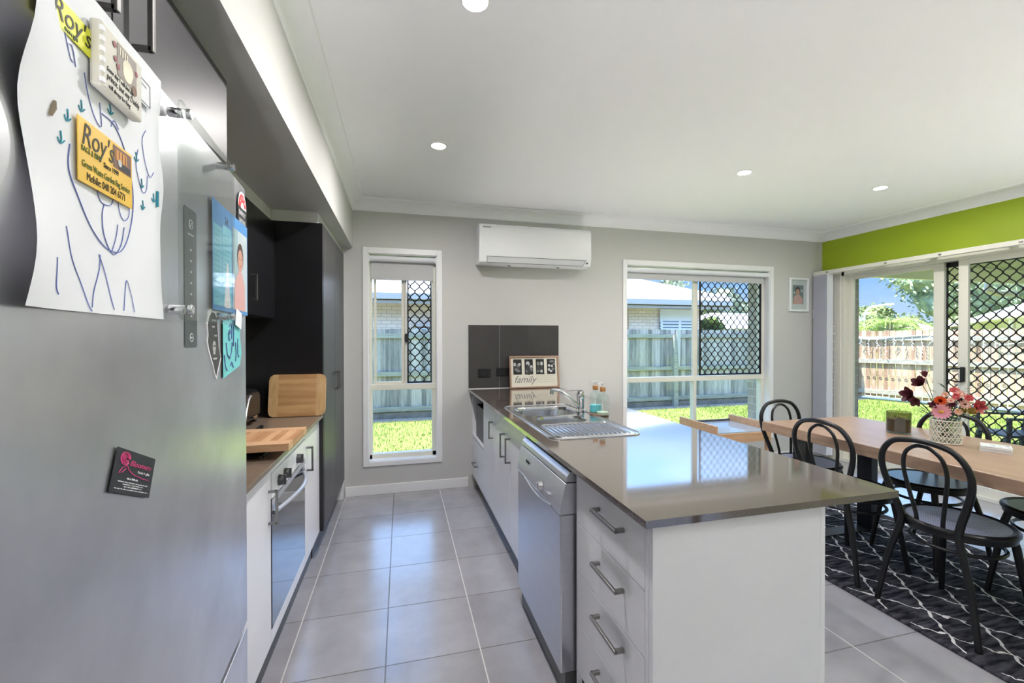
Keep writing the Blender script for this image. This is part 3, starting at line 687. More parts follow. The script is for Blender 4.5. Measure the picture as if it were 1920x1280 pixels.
# tall pantry
tp = thing('pantry_cabinet', 'tall charcoal two-door pantry cabinet at end of the kitchen run', 'cabinet', (-.79, 3.38, 0))
box('side_panel', (XL+.002, -.472, 2.8885, 2.908, .17, 2.085), BLACK, tp, bevel=.0008)
box('body', (XL+.002, -.492, 2.909, 3.892, .17, 2.085), GREYDOOR, tp)
for y0_, y1_, hy in ((2.910, 3.397, 3.352), (3.401, 3.892, 3.446)):
    d = box('door', (-.490, -.47, y0_, y1_, .172, 2.083), GREYDOOR, tp, bevel=.0012)
    handle_v(d, -.47, hy, 1.00, 1.13, .03)
box('filler', (XL+.002, -.50, 2.90, YW-.002, 2.0855, 2.1548), TRIM, tp); box('filler', (XL+.002, -.485, 3.8925, YW-.002, 0.001, 2.085), TRIM, tp)
box('kickboard', (-1.0, -.54, 2.90, 3.892, .0, .169), DGREY, tp)
# base cabinets and counter
STB = mat('left counter', (112, 98, 86), .28, noise=((240,240,240), 2, .12, (128,112,98)))
tagct = tag(box('countertop', (XL+.002, -.471, 1.46, 2.887, .88, .90), STB, bevel=.002), 'brown stone countertop under the bamboo boards beside the fridge', 'countertop')
def unit(name, label, y0_, y1_, front): 
    t = thing(name, label, 'cabinet', (-.78, (y0_+y1_)/2, 0)); box('body', (XL+.002, -.514, y0_, y1_, .17, .8795), WHITE, t)
    box('kickboard', (-1.0, -.545, y0_, y1_, 0, .169), DGREY, t); return t
u1 = unit('base_cabinet', 'white base cabinet door between fridge and oven', 1.46, 1.862, 0)
d = box('door', (-.513, -.495, 1.462, 1.860, .172, .872), WHITE, u1, bevel=.0015); handle_v(d, -.495, 1.83, .655, .787, .034)
u2 = unit('base_cabinet', 'narrow white base cabinet door between oven and pantry', 2.475, 2.886, 0)
d = box('door', (-.513, -.495, 2.477, 2.886, .172, .872), WHITE, u2, bevel=.0015); handle_v(d, -.495, 2.52, .655, .787, .034)
# oven
ov = thing('oven', 'built-in white oven with three grey knobs and a curved bar handle', 'oven', (-.78, 2.168, 0))
box('cavity', (XL+.002, -.515, 1.864, 2.473, .17, .8795), DARK, ov)
box('filler_panel', (-.513, -.495, 1.864, 2.473, .842, .8795), WHITE, ov, bevel=.001)
box('filler_panel', (-.513, -.495, 1.864, 2.473, .172, .222), WHITE, ov, bevel=.001)
box('kickboard', (-1.0, -.545, 1.864, 2.473, 0, .169), DGREY, ov)
box('control_panel', (-.514, -.492, 1.868, 2.469, .74, .838), WHITE2, ov, bevel=.003)
for ky in (1.965, 2.055, 2.29):
    b = MB(); b.cyl((-.492, ky, .785), (-.472, ky, .785), .023, 20, r1=.020); b.bar((-.472, ky-.0, .765), (-.472, ky, .806), .008, .016, up=(1,0,0)); b.build('knob', mat('knob grey', (84,84,86), .35, .3), ov, smooth=True, bevel=.001)
text('', .01, INKB, ov, Matrix.Identity(4)) if False else None
od = box('door', (-.514, -.494, 1.868, 2.469, .226, .736), mat('oven glass', (26,28,34), .04, spec=.9, coat=1), ov, bevel=.002)
box('door_trim', (-.4938, -.4915, 1.868, 2.469, .712, .736), SILVER, od)
b = MB(); b.tube([(-.494, 1.90, .675)]+[(-.494+.052*sin(R(180*k/16)), 1.90+.535*k/16, .675+.012*sin(R(180*k/16))) for k in range(1,16)]+[(-.494, 2.435, .675)], .009, 10); b.build('handle', SILVER, od, smooth=True)
# cooktop
ck = thing('gas_cooktop', 'black glass cooktop with iron trivets under the flat bamboo board', 'cooktop', (-.79, 2.168, .9))
b = MB(); b.prism(rrect(-1.04, -.53, 1.88, 2.46, .015), .9003, .908); b.build('glass_top', mat('black glass', (10,10,12), .05, spec=.8), ck, bevel=.001)
for (cx2, cy2) in ((-.91,2.03),(-.91,2.31),(-.68,2.03),(-.68,2.31)):
    b = MB(); b.lathe([(.03,.908),(.03,.918),(.018,.922),(0,.922)], cx2, cy2, 16)
    b.build('burner', BLKP, ck, smooth=True)
    b = MB()
    for s1, s2 in ((1,0),(0,1)): b.box(cx2-.095*s1-.005, cx2+.095*s1+.005, cy2-.095*s2-.005, cy2+.095*s2+.005, .927, .9345)
    for dx, dy in ((-.09,0),(.09,0),(0,-.09),(0,.09)): b.box(cx2+dx-.008, cx2+dx+.008, cy2+dy-.008, cy2+dy+.008, .9081, .9345)
    b.build('trivet', mat('cast iron', (16,16,17), .6), ck)
# bamboo boards
bb = thing('chopping_board', 'flat bamboo chopping board lying over the cooktop', 'chopping board', (-.64, 2.0, .935))
b = MB(); b.box(-.86, -.424, 1.90, 2.10, .935, .963); b.build('centre_planks', BAMBOO3, bb)
b = MB(); b.box(-.86, -.424, 1.832, 1.90, .935, .963); b.box(-.86, -.424, 2.10, 2.163, .935, .963); b.build('end_planks', wood_mat('bamboo flat end', (196,150,110), (226,188,150), axis=0, rough=.45, scale=2), bb)
b = MB(); b.box(-.86, -.44, 1.84, 2.155, .9347, .9349); b.build('underside', BAMBOO2, bb) if False else None
lb = thing('chopping_board', 'bamboo chopping board with rounded corners leaning against the black pantry side', 'chopping board', (-.61, 2.86, .9))
LM = frame3((-.765, 2.835, .9006), (1,0,0), (0,.18,1)); 
outl = rrect(0, .315, 0, .253, .035, 6)
def bow(p): return (p[0]+(.006 if p[0] > .16 else -.006)*(1-((p[1]-.126)/.126)**2), p[1])
oc = [bow(p) for p in [(x, y) for x, y in outl]]
def clipx(poly, a, c):
    out = []
    for i in range(len(poly)):
        p, q = poly[i], poly[(i+1)%len(poly)]
        for lim, sg in ((a, 1), (c, -1)): pass
        out.append(p)
    return out
# outline resampled with points on long edges, then cut in 3 strips
def strip(x0, x1):
    def yr(x):
        r_ = .035
        if x < r_: d_ = r_-math.sqrt(max(0, r_*r_-(r_-x)**2))
        elif x > .315-r_: d_ = r_-math.sqrt(max(0, r_*r_-(x-.315+r_)**2))
        else: d_ = 0
        return d_, .253-d_
    xs = [x0+(x1-x0)*k/10 for k in range(11)]
    return [(x, yr(x)[0]) for x in xs]+[(x, yr(x)[1]) for x in reversed(xs)]
for nm, a, c, mm in (('end_plank', 0, .052, BAMBOO2), ('centre_planks', .052, .262, BAMBOO), ('end_plank', .262, .315, BAMBOO2)):
    b = MB(); b.prism(strip(a, c), 0, .018); b.build(nm, mm, lb, LM)
# toaster
tt = thing('toaster', 'black toaster standing behind the bamboo boards next to fridge edge', 'toaster', (-.90, 2.62, .9))
b = MB(); b.prism([(x, z) for x, z in rrect(-1.00, -.785, .907, 1.085, .045, 6)], 2.50, 2.76, 'y'); b.build('body', mat('toaster black', (30,29,31), .25), tt, smooth=True, bevel=.006)
b = MB(); b.box(-.93, -.915, 2.54, 2.72, 1.0845, 1.087); b.box(-.87, -.855, 2.54, 2.72, 1.0845, 1.087); b.build('slot', CHROME, tt)
b = MB(); b.box(-.785, -.772, 2.60, 2.66, .935, .95); b.build('lever', CHROME, tt, bevel=.002)
b = MB(); b.tube([(-.786, 2.50+.10*k/8, .93+.13*sin(R(90*k/8))) for k in range(9)], .006, 8); b.build('trim', SILVER, tt, smooth=True)
b = MB(); b.box(-.99, -.80, 2.52, 2.54, .9005, .908); b.box(-.99, -.80, 2.72, 2.74, .9005, .908); b.build('foot', BLKP, tt)
# ------------------------------------------------------------------ peninsula
XI = .637
box_ = box
ct = MB(); X0, X1, Y0, Y1 = .607, 1.48, .982, YW-.001; cx0, cx1, cy0, cy1 = .70, 1.118, 2.215, 2.815
ct.box(X0, X1, Y0, cy0, .88, .90); ct.box(X0, X1, cy1, Y1, .88, .90); ct.box(X0, cx0, cy0, cy1, .88, .90); ct.box(cx1, X1, cy0, cy1, .88, .90)
tag(ct.build('countertop', STONE), 'long brown stone countertop of the peninsula holding the sink', 'countertop')
def iunit(label, y0_, y1_, nm='base_cabinet'):
    t = thing(nm, label, 'cabinet', (.92, (y0_+y1_)/2, 0)); return t
KICK = mat('kickboard', (150, 147, 144), .4)
# drawer bank
dk = iunit('white four-drawer bank with bar handles at near end of the peninsula', 1.002, 1.505, 'drawer_cabinet')
box('body', (XI+.0185, 1.20, 1.018, 1.505, .10, .8795), WHITE, dk)
box('end_panel', (XI+.002, 1.198, 1.000, 1.0175, 0.001, .8795), WHITE, dk, bevel=.001)
box('side_strip', (1.1985, 1.215, 1.000, 1.505, .001, .8795), WHITE, dk, bevel=.001)
box('side_strip', (XI+.0005, XI+.0185, 1.018, 1.034, .001, .8795), WHITE, dk, bevel=.001)
box('side_strip', (XI+.0005, XI+.0185, 1.492, 1.505, .001, .8795), WHITE, dk, bevel=.001)
box('kickboard', (XI+.06, 1.19, 1.02, 1.505, 0, .099), KICK, dk)
zs = [.872, .683, .499, .314, .125]
for i in range(4):
    d = box('drawer', (XI, XI+.018, 1.0365, 1.490, zs[i+1]+.0015, zs[i]-.0015), WHITE, dk, bevel=.0012)
    handle_h(d, XI, 1.143, 1.316, (.802,.622,.445,.258)[i], -.034)
# dishwasher
dwr = thing('dishwasher', 'silver freestanding dishwasher with round knob under the peninsula counter', 'dishwasher', (.9, 1.82, 0))
dy0, dy1 = 1.522, 2.135
box('body', (.655, 1.18, dy0+.004, dy1-.004, .03, .862), mat('dishwasher side', (46,46,48), .5), dwr)
b = MB(); b.prism([(.580,.10),(.580,.70),(.655,.70),(.655,.10)], dy0, dy1, 'y'); b.build('door', DWS, dwr, bevel=.006, seg=3)
prof = [(.655,.702)]+[(.578,.702)]+[(.578+.022*(k/8)**2, .702+.118*k/8) for k in range(1,9)]+[(.655,.82)]
b = MB(); b.prism(prof, dy0, dy1, 'y'); cp = b.build('control_panel', SILVER, dwr, smooth=True, bevel=.002)
b = MB(); b.prism([(.655,.824),(.602,.824),(.604,.845),(.620,.862),(.655,.866)], dy0, dy1, 'y'); b.build('top_strip', SILVER, dwr, smooth=True, bevel=.002)
# recessed grip below the panel: a curved shallow lip
b = MB(); pts = [(.5785, dy0+.10+(dy1-dy0-.2)*k/14, .705-.026*sin(R(180*k/14))) for k in range(15)]
b.tube([(p[0]+.001,p[1],p[2]) for p in pts], .004, 8); b.build('grip_lip', SILVER, dwr, smooth=True)
b = MB(); b.cyl((.580,1.745,.742), (.560,1.745,.742), .021, 24, r1=.018); b.bar((.560,1.745,.727), (.560,1.745,.757), .006, .008, up=(1,0,0)); b.build('knob', CHROME, cp, smooth=True, bevel=.001)
for yy in (1.672, 1.648): b = MB(); b.cyl((.585,yy,.738), (.574,yy,.738), .006, 14); b.build('button', CHROME, cp, smooth=True)
b = MB()
for k_ in range(6): b.box(.5825, .5865, 1.992-.0085*k_, 1.997-.0085*k_, .774, .782+(.003 if k_ in (0,3) else 0))
b.build('wordmark', INKB, cp)
b = MB(); b.box(.60, .66, dy0+.004, dy1-.004, .006, .098); b.build('plinth', DGREY, dwr)
for yy in (dy0+.04, dy1-.04): b = MB(); b.cyl((.66,yy,0), (.66,yy,.03), .018, 12); b.build('foot', BLKP, dwr)
# sink cabinets
c1 = iunit('white two-door cabinet below the sink between dishwasher and niche unit', 2.15, 2.94)
box('body', (XI+.0185, 1.18, 2.15, 2.94, .11, .70), WHITE, c1); box('kickboard', (XI+.05, 1.18, 2.15, 2.94, 0, .109), KICK, c1)
for y0_, y1_, hy, z0_, z1_ in ((2.152, 2.549, 2.525, .612, .765), (2.553, 2.938, 2.665, .612, .765)):
    d = box('door', (XI, XI+.018, y0_, y1_, .112, .872), WHITE, c1, bevel=.0012); handle_v(d, XI, hy, z0_, z1_, -.034)
c2 = iunit('white single-door cabinet between sink cabinet and appliance niche', 2.942, 3.38)
box('body', (XI+.0185, 1.18, 2.942, 3.38, .11, .8795), WHITE, c2); box('kickboard', (XI+.05, 1.18, 2.942, 3.38, 0, .109), KICK, c2)
d = box('door', (XI, XI+.018, 2.943, 3.379, .112, .872), WHITE, c2, bevel=.0012); handle_v(d, XI, 3.03, .648, .773, -.034)
c3 = iunit('white niche cabinet against the wall with open shelf above one drawer', 3.382, YW-.002)
b = MB(); b.box(XI+.001, 1.18, 3.382, 3.398, .11, .8795); b.box(XI+.001, 1.18, YW-.03, YW-.002, .11, .8795); b.box(XI+.001, 1.18, 3.398, YW-.03, .47, .49); b.box(1.16, 1.18, 3.398, YW-.03, .49, .8795); b.box(XI+.0185, 1.18, 3.398, YW-.03, .11, .47)
b.build('body', WHITE, c3); box('kickboard', (XI+.05, 1.18, 3.382, YW-.002, 0, .109), KICK, c3)
d = box('drawer', (XI, XI+.018, 3.382, YW-.006, .112, .455), WHITE, c3, bevel=.0012); handle_h(d, XI, 3.66, 3.80, .262, -.034)
tub = thing('storage_tub', 'dark grey tub pushed into the open niche beside the wall', 'box', (.80, 3.65, .49))
b = MB(); b.box(.660, .664, 3.42, 3.87, .4905, .775); b.box(.664, .98, 3.42, 3.424, .4905, .775); b.box(.664, .98, 3.866, 3.87, .4905, .775); b.box(.976, .98, 3.424, 3.866, .4905, .775); b.box(.664,.976,3.424,3.866,.4905,.495)
b.build('shell', mat('tub grey', (88,88,94), .4), tub); b = MB(); b.box(.72, .90, 3.44, 3.50, .496, .80); b.build('contents', WHITE2, tub, bevel=.01)

# ------------------------------------------------------------------ sink
sk = thing('kitchen_sink', 'double bowl stainless steel sink with ribbed drainer set in the brown counter', 'sink', (.905, 2.37, .9))
SS = mat('sink steel', (222,222,224), .2, 1, noise=((300,4,4), 3, .3, (205,205,208)))
def plate(outer, holes, z):
    bm = bmesh.new(); loops = []
    for lp in [outer]+holes:
        vs = [bm.verts.new((x, y, z)) for x, y in lp]; loops.append(vs)
        for i in range(len(vs)): bm.edges.new((vs[i], vs[(i+1) % len(vs)]))
    bmesh.ops.triangle_fill(bm, use_beauty=True, use_dissolve=False, edges=bm.edges[:])
    bm.verts.index_update()
    vs = [tuple(v.co) for v in bm.verts]; fs = [tuple(v.index for v in f.verts) for f in bm.faces]; bm.free(); return vs, fs
SO = rrect(.676, 1.142, 1.868, 2.872, .055, 8)
B1 = rrect(.712, 1.088, 2.462, 2.80, .10, 8); B2 = rrect(.752, 1.035, 2.235, 2.43, .075, 8)
b = MB(); vs, fs = plate(SO, [B1, B2], .9025); b.add(vs, fs)
# outer rolled rim
b.tube([(x, y, .9022) for x, y in SO], .0042, 8, closed=True)
b.tube([(x, y, .9032) for x, y in rrect(.690, 1.128, 1.882, 2.858, .045, 8)], .0022, 6, closed=True)
b.tube([(x, y, .9035) for x, y in rrect(.715, 1.10, 1.895, 2.20, .035, 6)], .003, 6, closed=True)
b.build('rim', SS, sk, smooth=True, fixn=False)
for nm, lp, dp in (('bowl', B1, .16), ('bowl', B2, .13)):
    cxm = sum(p[0] for p in lp)/len(lp); cym = sum(p[1] for p in lp)/len(lp); vs = []; n = len(lp)
    lay = [(1,.9025),(.985,.897),(.97,.88),(.95,.9-dp*.8),(.92,.9-dp*.94),(.85,.9-dp),(.12,.9-dp-.004)]
    for k, z in lay: vs += [(cxm+(x-cxm)*k, cym+(y-cym)*k, z) for x, y in lp]
    fs = [(i*n+j, i*n+(j+1)%n, (i+1)*n+(j+1)%n, (i+1)*n+j) for i in range(len(lay)-1) for j in range(n)]; fs.append(tuple(range((len(lay)-1)*n, len(lay)*n)))
    b = MB(); b.add(vs, fs); b.build('bowl', SS, sk, smooth=True)
    b = MB(); b.lathe([(0,.9-dp-.001),(.025,.9-dp-.001),(.038,.9-dp+.0015),(.042,.9-dp-.001)], cxm, cym, 20); b.build('drain', CHROME, sk, smooth=True)
b = MB()
for i in range(15):
    x = .728+.0247*i; b.tube([(x, 1.905, .9025), (x, 1.912, .9055), (x, 2.16, .9055), (x, 2.172, .9025)], .0042, 6)
b.build('drainer_ribs', SS, sk, smooth=True)
# mixer tap
fc = thing('mixer_tap', 'chrome mixer tap with long angled spout behind the sink bowls', 'tap', (1.108, 2.55, .9))
b = MB(); b.lathe([(.030,.9045),(.029,.915),(.024,.92),(.023,.985),(.026,.99),(.026,1.02),(.020,1.033),(0,1.036)], 1.108, 2.55, 24); b.build('body', CHROME, fc, smooth=True)
b = MB(); sp = [(1.10,2.548,.935),(1.06,2.545,.965),(1.02,2.542,1.0),(.985,2.539,1.026),(.955,2.537,1.042),(.93,2.535,1.048),(.905,2.533,1.046)]
b.tube(sp, .011, 12, radii=[.013,.0125,.012,.0115,.011,.0108,.0108]); b.cyl((.910,2.533,1.05), (.906,2.533,1.022), .012, 14); b.build('spout', CHROME, fc, smooth=True)
b = MB(); b.prism([(x-.0, y) for x, y in [(1.12,2.538),(1.12,2.562),(1.06,2.562),(.995,2.557),(.985,2.55),(.995,2.543),(1.06,2.538)]], 1.036, 1.044); b.build('lever', CHROME, fc, smooth=True, bevel=.003)
# soap bottles on tray
tr = tag(MB().lathe([(0,.9004),(.052,.9004),(.056,.905),(.056,.912),(.052,.912),(.050,.906),(0,.906)], 1.178, 2.43, 28, sx=1, sy=1.35).build('soap_tray', OAK, smooth=True), 'small oval wooden tray under the two soap bottles', 'tray')
def bottle(x, y, label, liq):
    t = thing('soap_bottle', label, 'bottle', (x, y, .9066), group='pump bottles beside the tap')
    b = MB(); vs = []; prof = [(.030,.907),(.036,.910),(.037,.918),(.037,1.00),(.034,1.018),(.022,1.032),(.015,1.040),(.0145,1.052)]
    seg = 40
    for r_, z in prof:
        for k in range(seg): a = 2*pi*k/seg; q = r_*(1+(.02 if k % 2 else -.02)*(r_ > .03)); vs.append((x+q*cos(a), y+q*sin(a), z))
    fs = [(i*seg+k, i*seg+(k+1)%seg, (i+1)*seg+(k+1)%seg, (i+1)*seg+k) for i in range(len(prof)-1) for k in range(seg)]; fs.append(tuple(range(seg)))
    b.add(vs, fs); b.build('bottle_glass', SOAPG, t, smooth=True)
    b = MB(); b.lathe([(0,.9095),(.033,.9095),(.0345,.915),(.0345,.955 if liq else .925),(0,.955 if liq else .925)], x, y, 24); b.build('liquid', mat('blue soap', (110,216,232), .15, spec=.6) if liq else mat('pale soap', (214,228,206), .2), t, smooth=True)
    b = MB(); b.lathe([(.0165,1.048),(.0175,1.050),(.0175,1.072),(.0165,1.074),(0,1.074)], x, y, 20); b.build('bamboo_collar', mat('collar wood', (186,128,72), .5), t, smooth=True)
    b = MB(); b.cyl((x,y,1.074), (x,y,1.094), .004, 10); b.cyl((x,y,1.092), (x,y,1.104), .010, 14); b.bar((x,y,1.100), (x-.035,y-.004,1.097), .008, .007); b.cyl((x,y,.915),(x,y,1.04),.002,6); b.build('pump', WHITE2, t, smooth=True)
bottle(1.176, 2.475, 'pump soap bottle half full of blue liquid, next to the tap', True)
bottle(1.180, 2.385, 'clear ribbed pump bottle with pale liquid, nearer the camera of the two', False)

# ------------------------------------------------------------------ splash tiles, outlets, frame, AC
for i, (a, c) in enumerate(((.603,.893),(.899,1.190),(1.196,1.486))):
    tag(box('splashback_tile', (a, c, YW-.009, YW-.0005, .906, 1.494), SPLASH, bevel=.0008), ('leftmost charcoal wall tile above the counter with one outlet', 'middle charcoal wall tile above the counter, partly behind family frame', 'rightmost charcoal wall tile above the counter behind family frame')[i], 'tile', 'charcoal splashback tiles')
tag(box('tile_trim', (.599, 1.490, YW-.0098, YW-.0003, .9005, .9055), WHITE2), 'thin pale grout line where charcoal tiles meet the counter', 'trim')
def outlet(x0, x1, z0, z1, label):
    t = thing('power_outlet', label, 'outlet', ((x0+x1)/2, YW-.012, z0)); b = MB(); b.box(x0, x1, YW-.02, YW-.0095, z0, z1); pl = b.build('plate', BLKP, t, bevel=.002)
    for f_ in (.28, .72): b = MB(); xc = x0+(x1-x0)*f_; b.box(xc-.012, xc-.005, YW-.0215, YW-.0198, z0+.02, z0+.035); b.box(xc+.005, xc+.012, YW-.0215, YW-.0198, z0+.02, z0+.035); b.box(xc-.006, xc+.006, YW-.023, YW-.0198, z1-.022, z1-.010); b.build('socket', DARK, t)
outlet(.692, .808, 1.010, 1.087, 'black power outlet on the leftmost charcoal tile'); outlet(.868, .985, 1.018, 1.092, 'black power outlet across the tile joint beside the family frame')
# family frame: leans on the tiles
ff = thing('photo_frame', "pale wooden frame reading 'family' with four black and white photos", 'picture frame', (1.22, 3.89, .9))
FMx = frame3((.978, 3.884, .9012), (1,0,0), (0,.12,1)); w, h = .487, .302; FRW = wood_mat('frame wood', (150,120,100), (182,150,126), axis=0, rough=.5)
b = MB(); fw = .014
b.box(0, w, 0, fw, 0, .022); b.box(0, w, h-fw, h, 0, .022); b.box(0, fw, fw, h-fw, 0, .022); b.box(w-fw, w, fw, h-fw, 0, .022); b.build('frame', FRW, ff, FMx, bevel=.001)
b = MB(); b.box(fw, w-fw, fw, h-fw, .002, .008); brd = b.build('backing_board', mat('frame cream', (226,222,208), .7), ff, FMx)
PM = [mat('photo black', (24,24,26), .5), mat('photo dark', (60,60,62), .5), PGREY, PLIGHT]
random.seed(11)
for i in range(4):
    x0 = .037+.111*i; b = MB(); Mz = FMx @ Matrix.Translation((0,0,.0083)); b.rect(x0, x0+.083, .128, .272, 0, 0)
    if i == 0: sh = [(.04,.06,.03,.035,1),(.05,.09,.016,.02,2),(.062,.10,.012,.014,3),(.03,.05,.018,.014,2),(.015,.10,.012,.02,3),(.05,.035,.02,.012,2)]
    if i == 1: sh = [(.04,.04,.035,.05,1),(.032,.105,.019,.026,3),(.028,.086,.012,.016,1),(.066,.075,.014,.018,3),(.066,.05,.012,.02,2),(.02,.03,.010,.012,2)]
    if i == 2: sh = [(.024,.105,.015,.022,2),(.058,.105,.014,.022,3),(.024,.06,.018,.03,1),(.058,.055,.018,.035,1),(.055,.03,.014,.016,3),(.02,.03,.012,.012,2)]
    if i == 3: sh = [(.02,.045,.012,.016,3),(.022,.085,.013,.014,3),(.05,.08,.013,.013,3),(.06,.05,.013,.016,2),(.04,.03,.014,.012,3),(.05,.125,.025,.012,2),(.07,.10,.010,.012,2)]
    for k, (ex, ey, ax, ay, c_) in enumerate(sh): b.ell(x0+ex, .128+ey*.96, min(ax, ex, .083-ex), ay*.9, .0001*(k+1), c_, 14)
    b.build('photo', PM, brd, Mz, fixn=False)
text('family', .092, PGREY, brd, FMx @ Matrix.Translation((.042,.052,.0083)), shear=.35, sx=.98)
b = MB()
for i in range(5): b.box(.262, .445-.02*(i==4), .055+.0185*i, .0562+.0185*i, .008, .0084)
b.build('ruled_lines', PGREY, brd, FMx)
# wall air conditioner
acn = thing('air_conditioner', 'white split-system air conditioner mounted high between the two windows', 'air conditioner', (1.2, 3.85, 2.03))
ax0, ax1 = .667, 1.735
prof = [(YW-.001,2.045),(3.80,2.028),(3.752,2.045),(3.738,2.10),(3.735,2.20),(3.738,2.36),(3.752,2.383),(3.78,2.389),(YW-.001,2.389)]
b = MB(); b.prism(prof, ax0, ax1, 'x'); b.build('casing', WHITE2, acn, smooth=True, bevel=.010, seg=3)
b = MB(); b.add([(ax0+.07,3.7375,2.096),(ax1-.07,3.7375,2.096),(ax1-.09,3.7475,2.043),(ax0+.07,3.7475,2.043)], [(0,1,2,3)]); b.build('louvre', mat('louvre grey', (206,208,212), .4), acn)
b = MB()
for p0, p1 in (((ax0+.07,3.7365,2.096),(ax1-.05,3.7365,2.096)),((ax0+.07,3.746,2.043),(ax1-.085,3.746,2.043)),((ax0+.07,3.7365,2.096),(ax0+.07,3.746,2.043)),((ax1-.062,3.7365,2.09),(ax1-.085,3.746,2.043))): b.tube([p0, p1], .0016, 5)
b.build('louvre_gap', INKB, acn)
b = MB(); b.cyl((ax1-.045,3.744,2.07), (ax1-.045,3.737,2.07), .007, 14); b.build('sensor', INKB, acn, smooth=True)
b = MB()
for k_ in range(7): b.box(ax0+.035+.0105*k_, ax0+.043+.0105*k_, 3.7362, 3.739, 2.348, 2.357)
b.build('wordmark', PGREY, acn)
b = MB(); 
for x in (.95, 1.42): b.box(x-.012, x+.012, 3.79, 3.80, 2.022, 2.034)
b.build('clip', SATIN, acn)
# portrait
pf = thing('portrait_frame', 'white framed portrait of a smiling child in a pink top hung near the corner', 'picture frame', (4.4, YW, 1.67))
PMx = frame3((4.262, YW-.001, 1.672), (1,0,0), (0,0,1)); w, h = .272, .382
# X right, Y up -> Z towards the room (-y)
b = MB(); fw = .022; b.box(0, w, 0, fw, 0, .02); b.box(0, w, h-fw, h, 0, .02); b.box(0, fw, fw, h-fw, 0, .02); b.box(w-fw, w, fw, h-fw, 0, .02); b.build('frame', WHITE2, pf, PMx, bevel=.002)
b = MB(); b.box(fw, w-fw, fw, h-fw, 0, .006); mt = b.build('mount', mat('mount grey', (206,206,208), .7), pf, PMx)
b = MB(); x0, y0_, pw, ph = .055, .085, .15, .215
b.rect(x0, x0+pw, y0_, y0_+ph, 0, 0)
b.add([(x0+.01,y0_,.0002),(x0+pw-.012,y0_,.0002),(x0+pw-.01,y0_+.06,.0002),(x0+.112,y0_+.095,.0002),(x0+.085,y0_+.112,.0002),(x0+.058,y0_+.112,.0002),(x0+.025,y0_+.095,.0002),(x0+.008,y0_+.055,.0002)], [tuple(range(8))], 1)
b.ell(x0+.07, y0_+.152, .032, .045, .0003, 2); b.ell(x0+.070, y0_+.137, .026, .036, .0004, 3)
b.ell(x0+.060, y0_+.143, .004, .0025, .0005, 2); b.ell(x0+.080, y0_+.143, .004, .0025, .0005, 2); b.ell(x0+.070, y0_+.118, .008, .003, .0005, 4)
b.add([(x0,y0_,.0006),(x0+.03,y0_,.0006),(x0+.024,y0_+.05,.0006),(x0+.008,y0_+.06,.0006)], [(0,1,2,3)], 3); b.rect(x0+.012,x0+.035,y0_+.118,y0_+.14,.0002,5); b.rect(x0+.112,x0+.14,y0_+.135,y0_+.165,.0002,5)
b.build('photo', [PBACK, PPINK, PHAIR, SKIN, mat('photo lip', (170,96,92), .6), PLIGHT], mt, PMx @ Matrix.Translation((0,0,.0063)), fixn=False)
b = MB(); b.box(.02, w-.02, .02, h-.02, .0085, .0095); b.build('pane', GLASS, pf, PMx)
wd = thing('blind_wand', 'small white blind cord weight hanging on the wall right of the portrait', 'blind', (4.60, YW-.02, 1.60))
b = MB(); b.tube([(4.615,YW-.012,2.07),(4.612,YW-.012,1.85),(4.606,YW-.015,1.70)], .0012, 5); b.build('cord', WHITE2, wd); b = MB(); b.box(4.598, 4.614, YW-.022, YW-.010, 1.595, 1.70); b.build('weight', WHITE2, wd, bevel=.003)
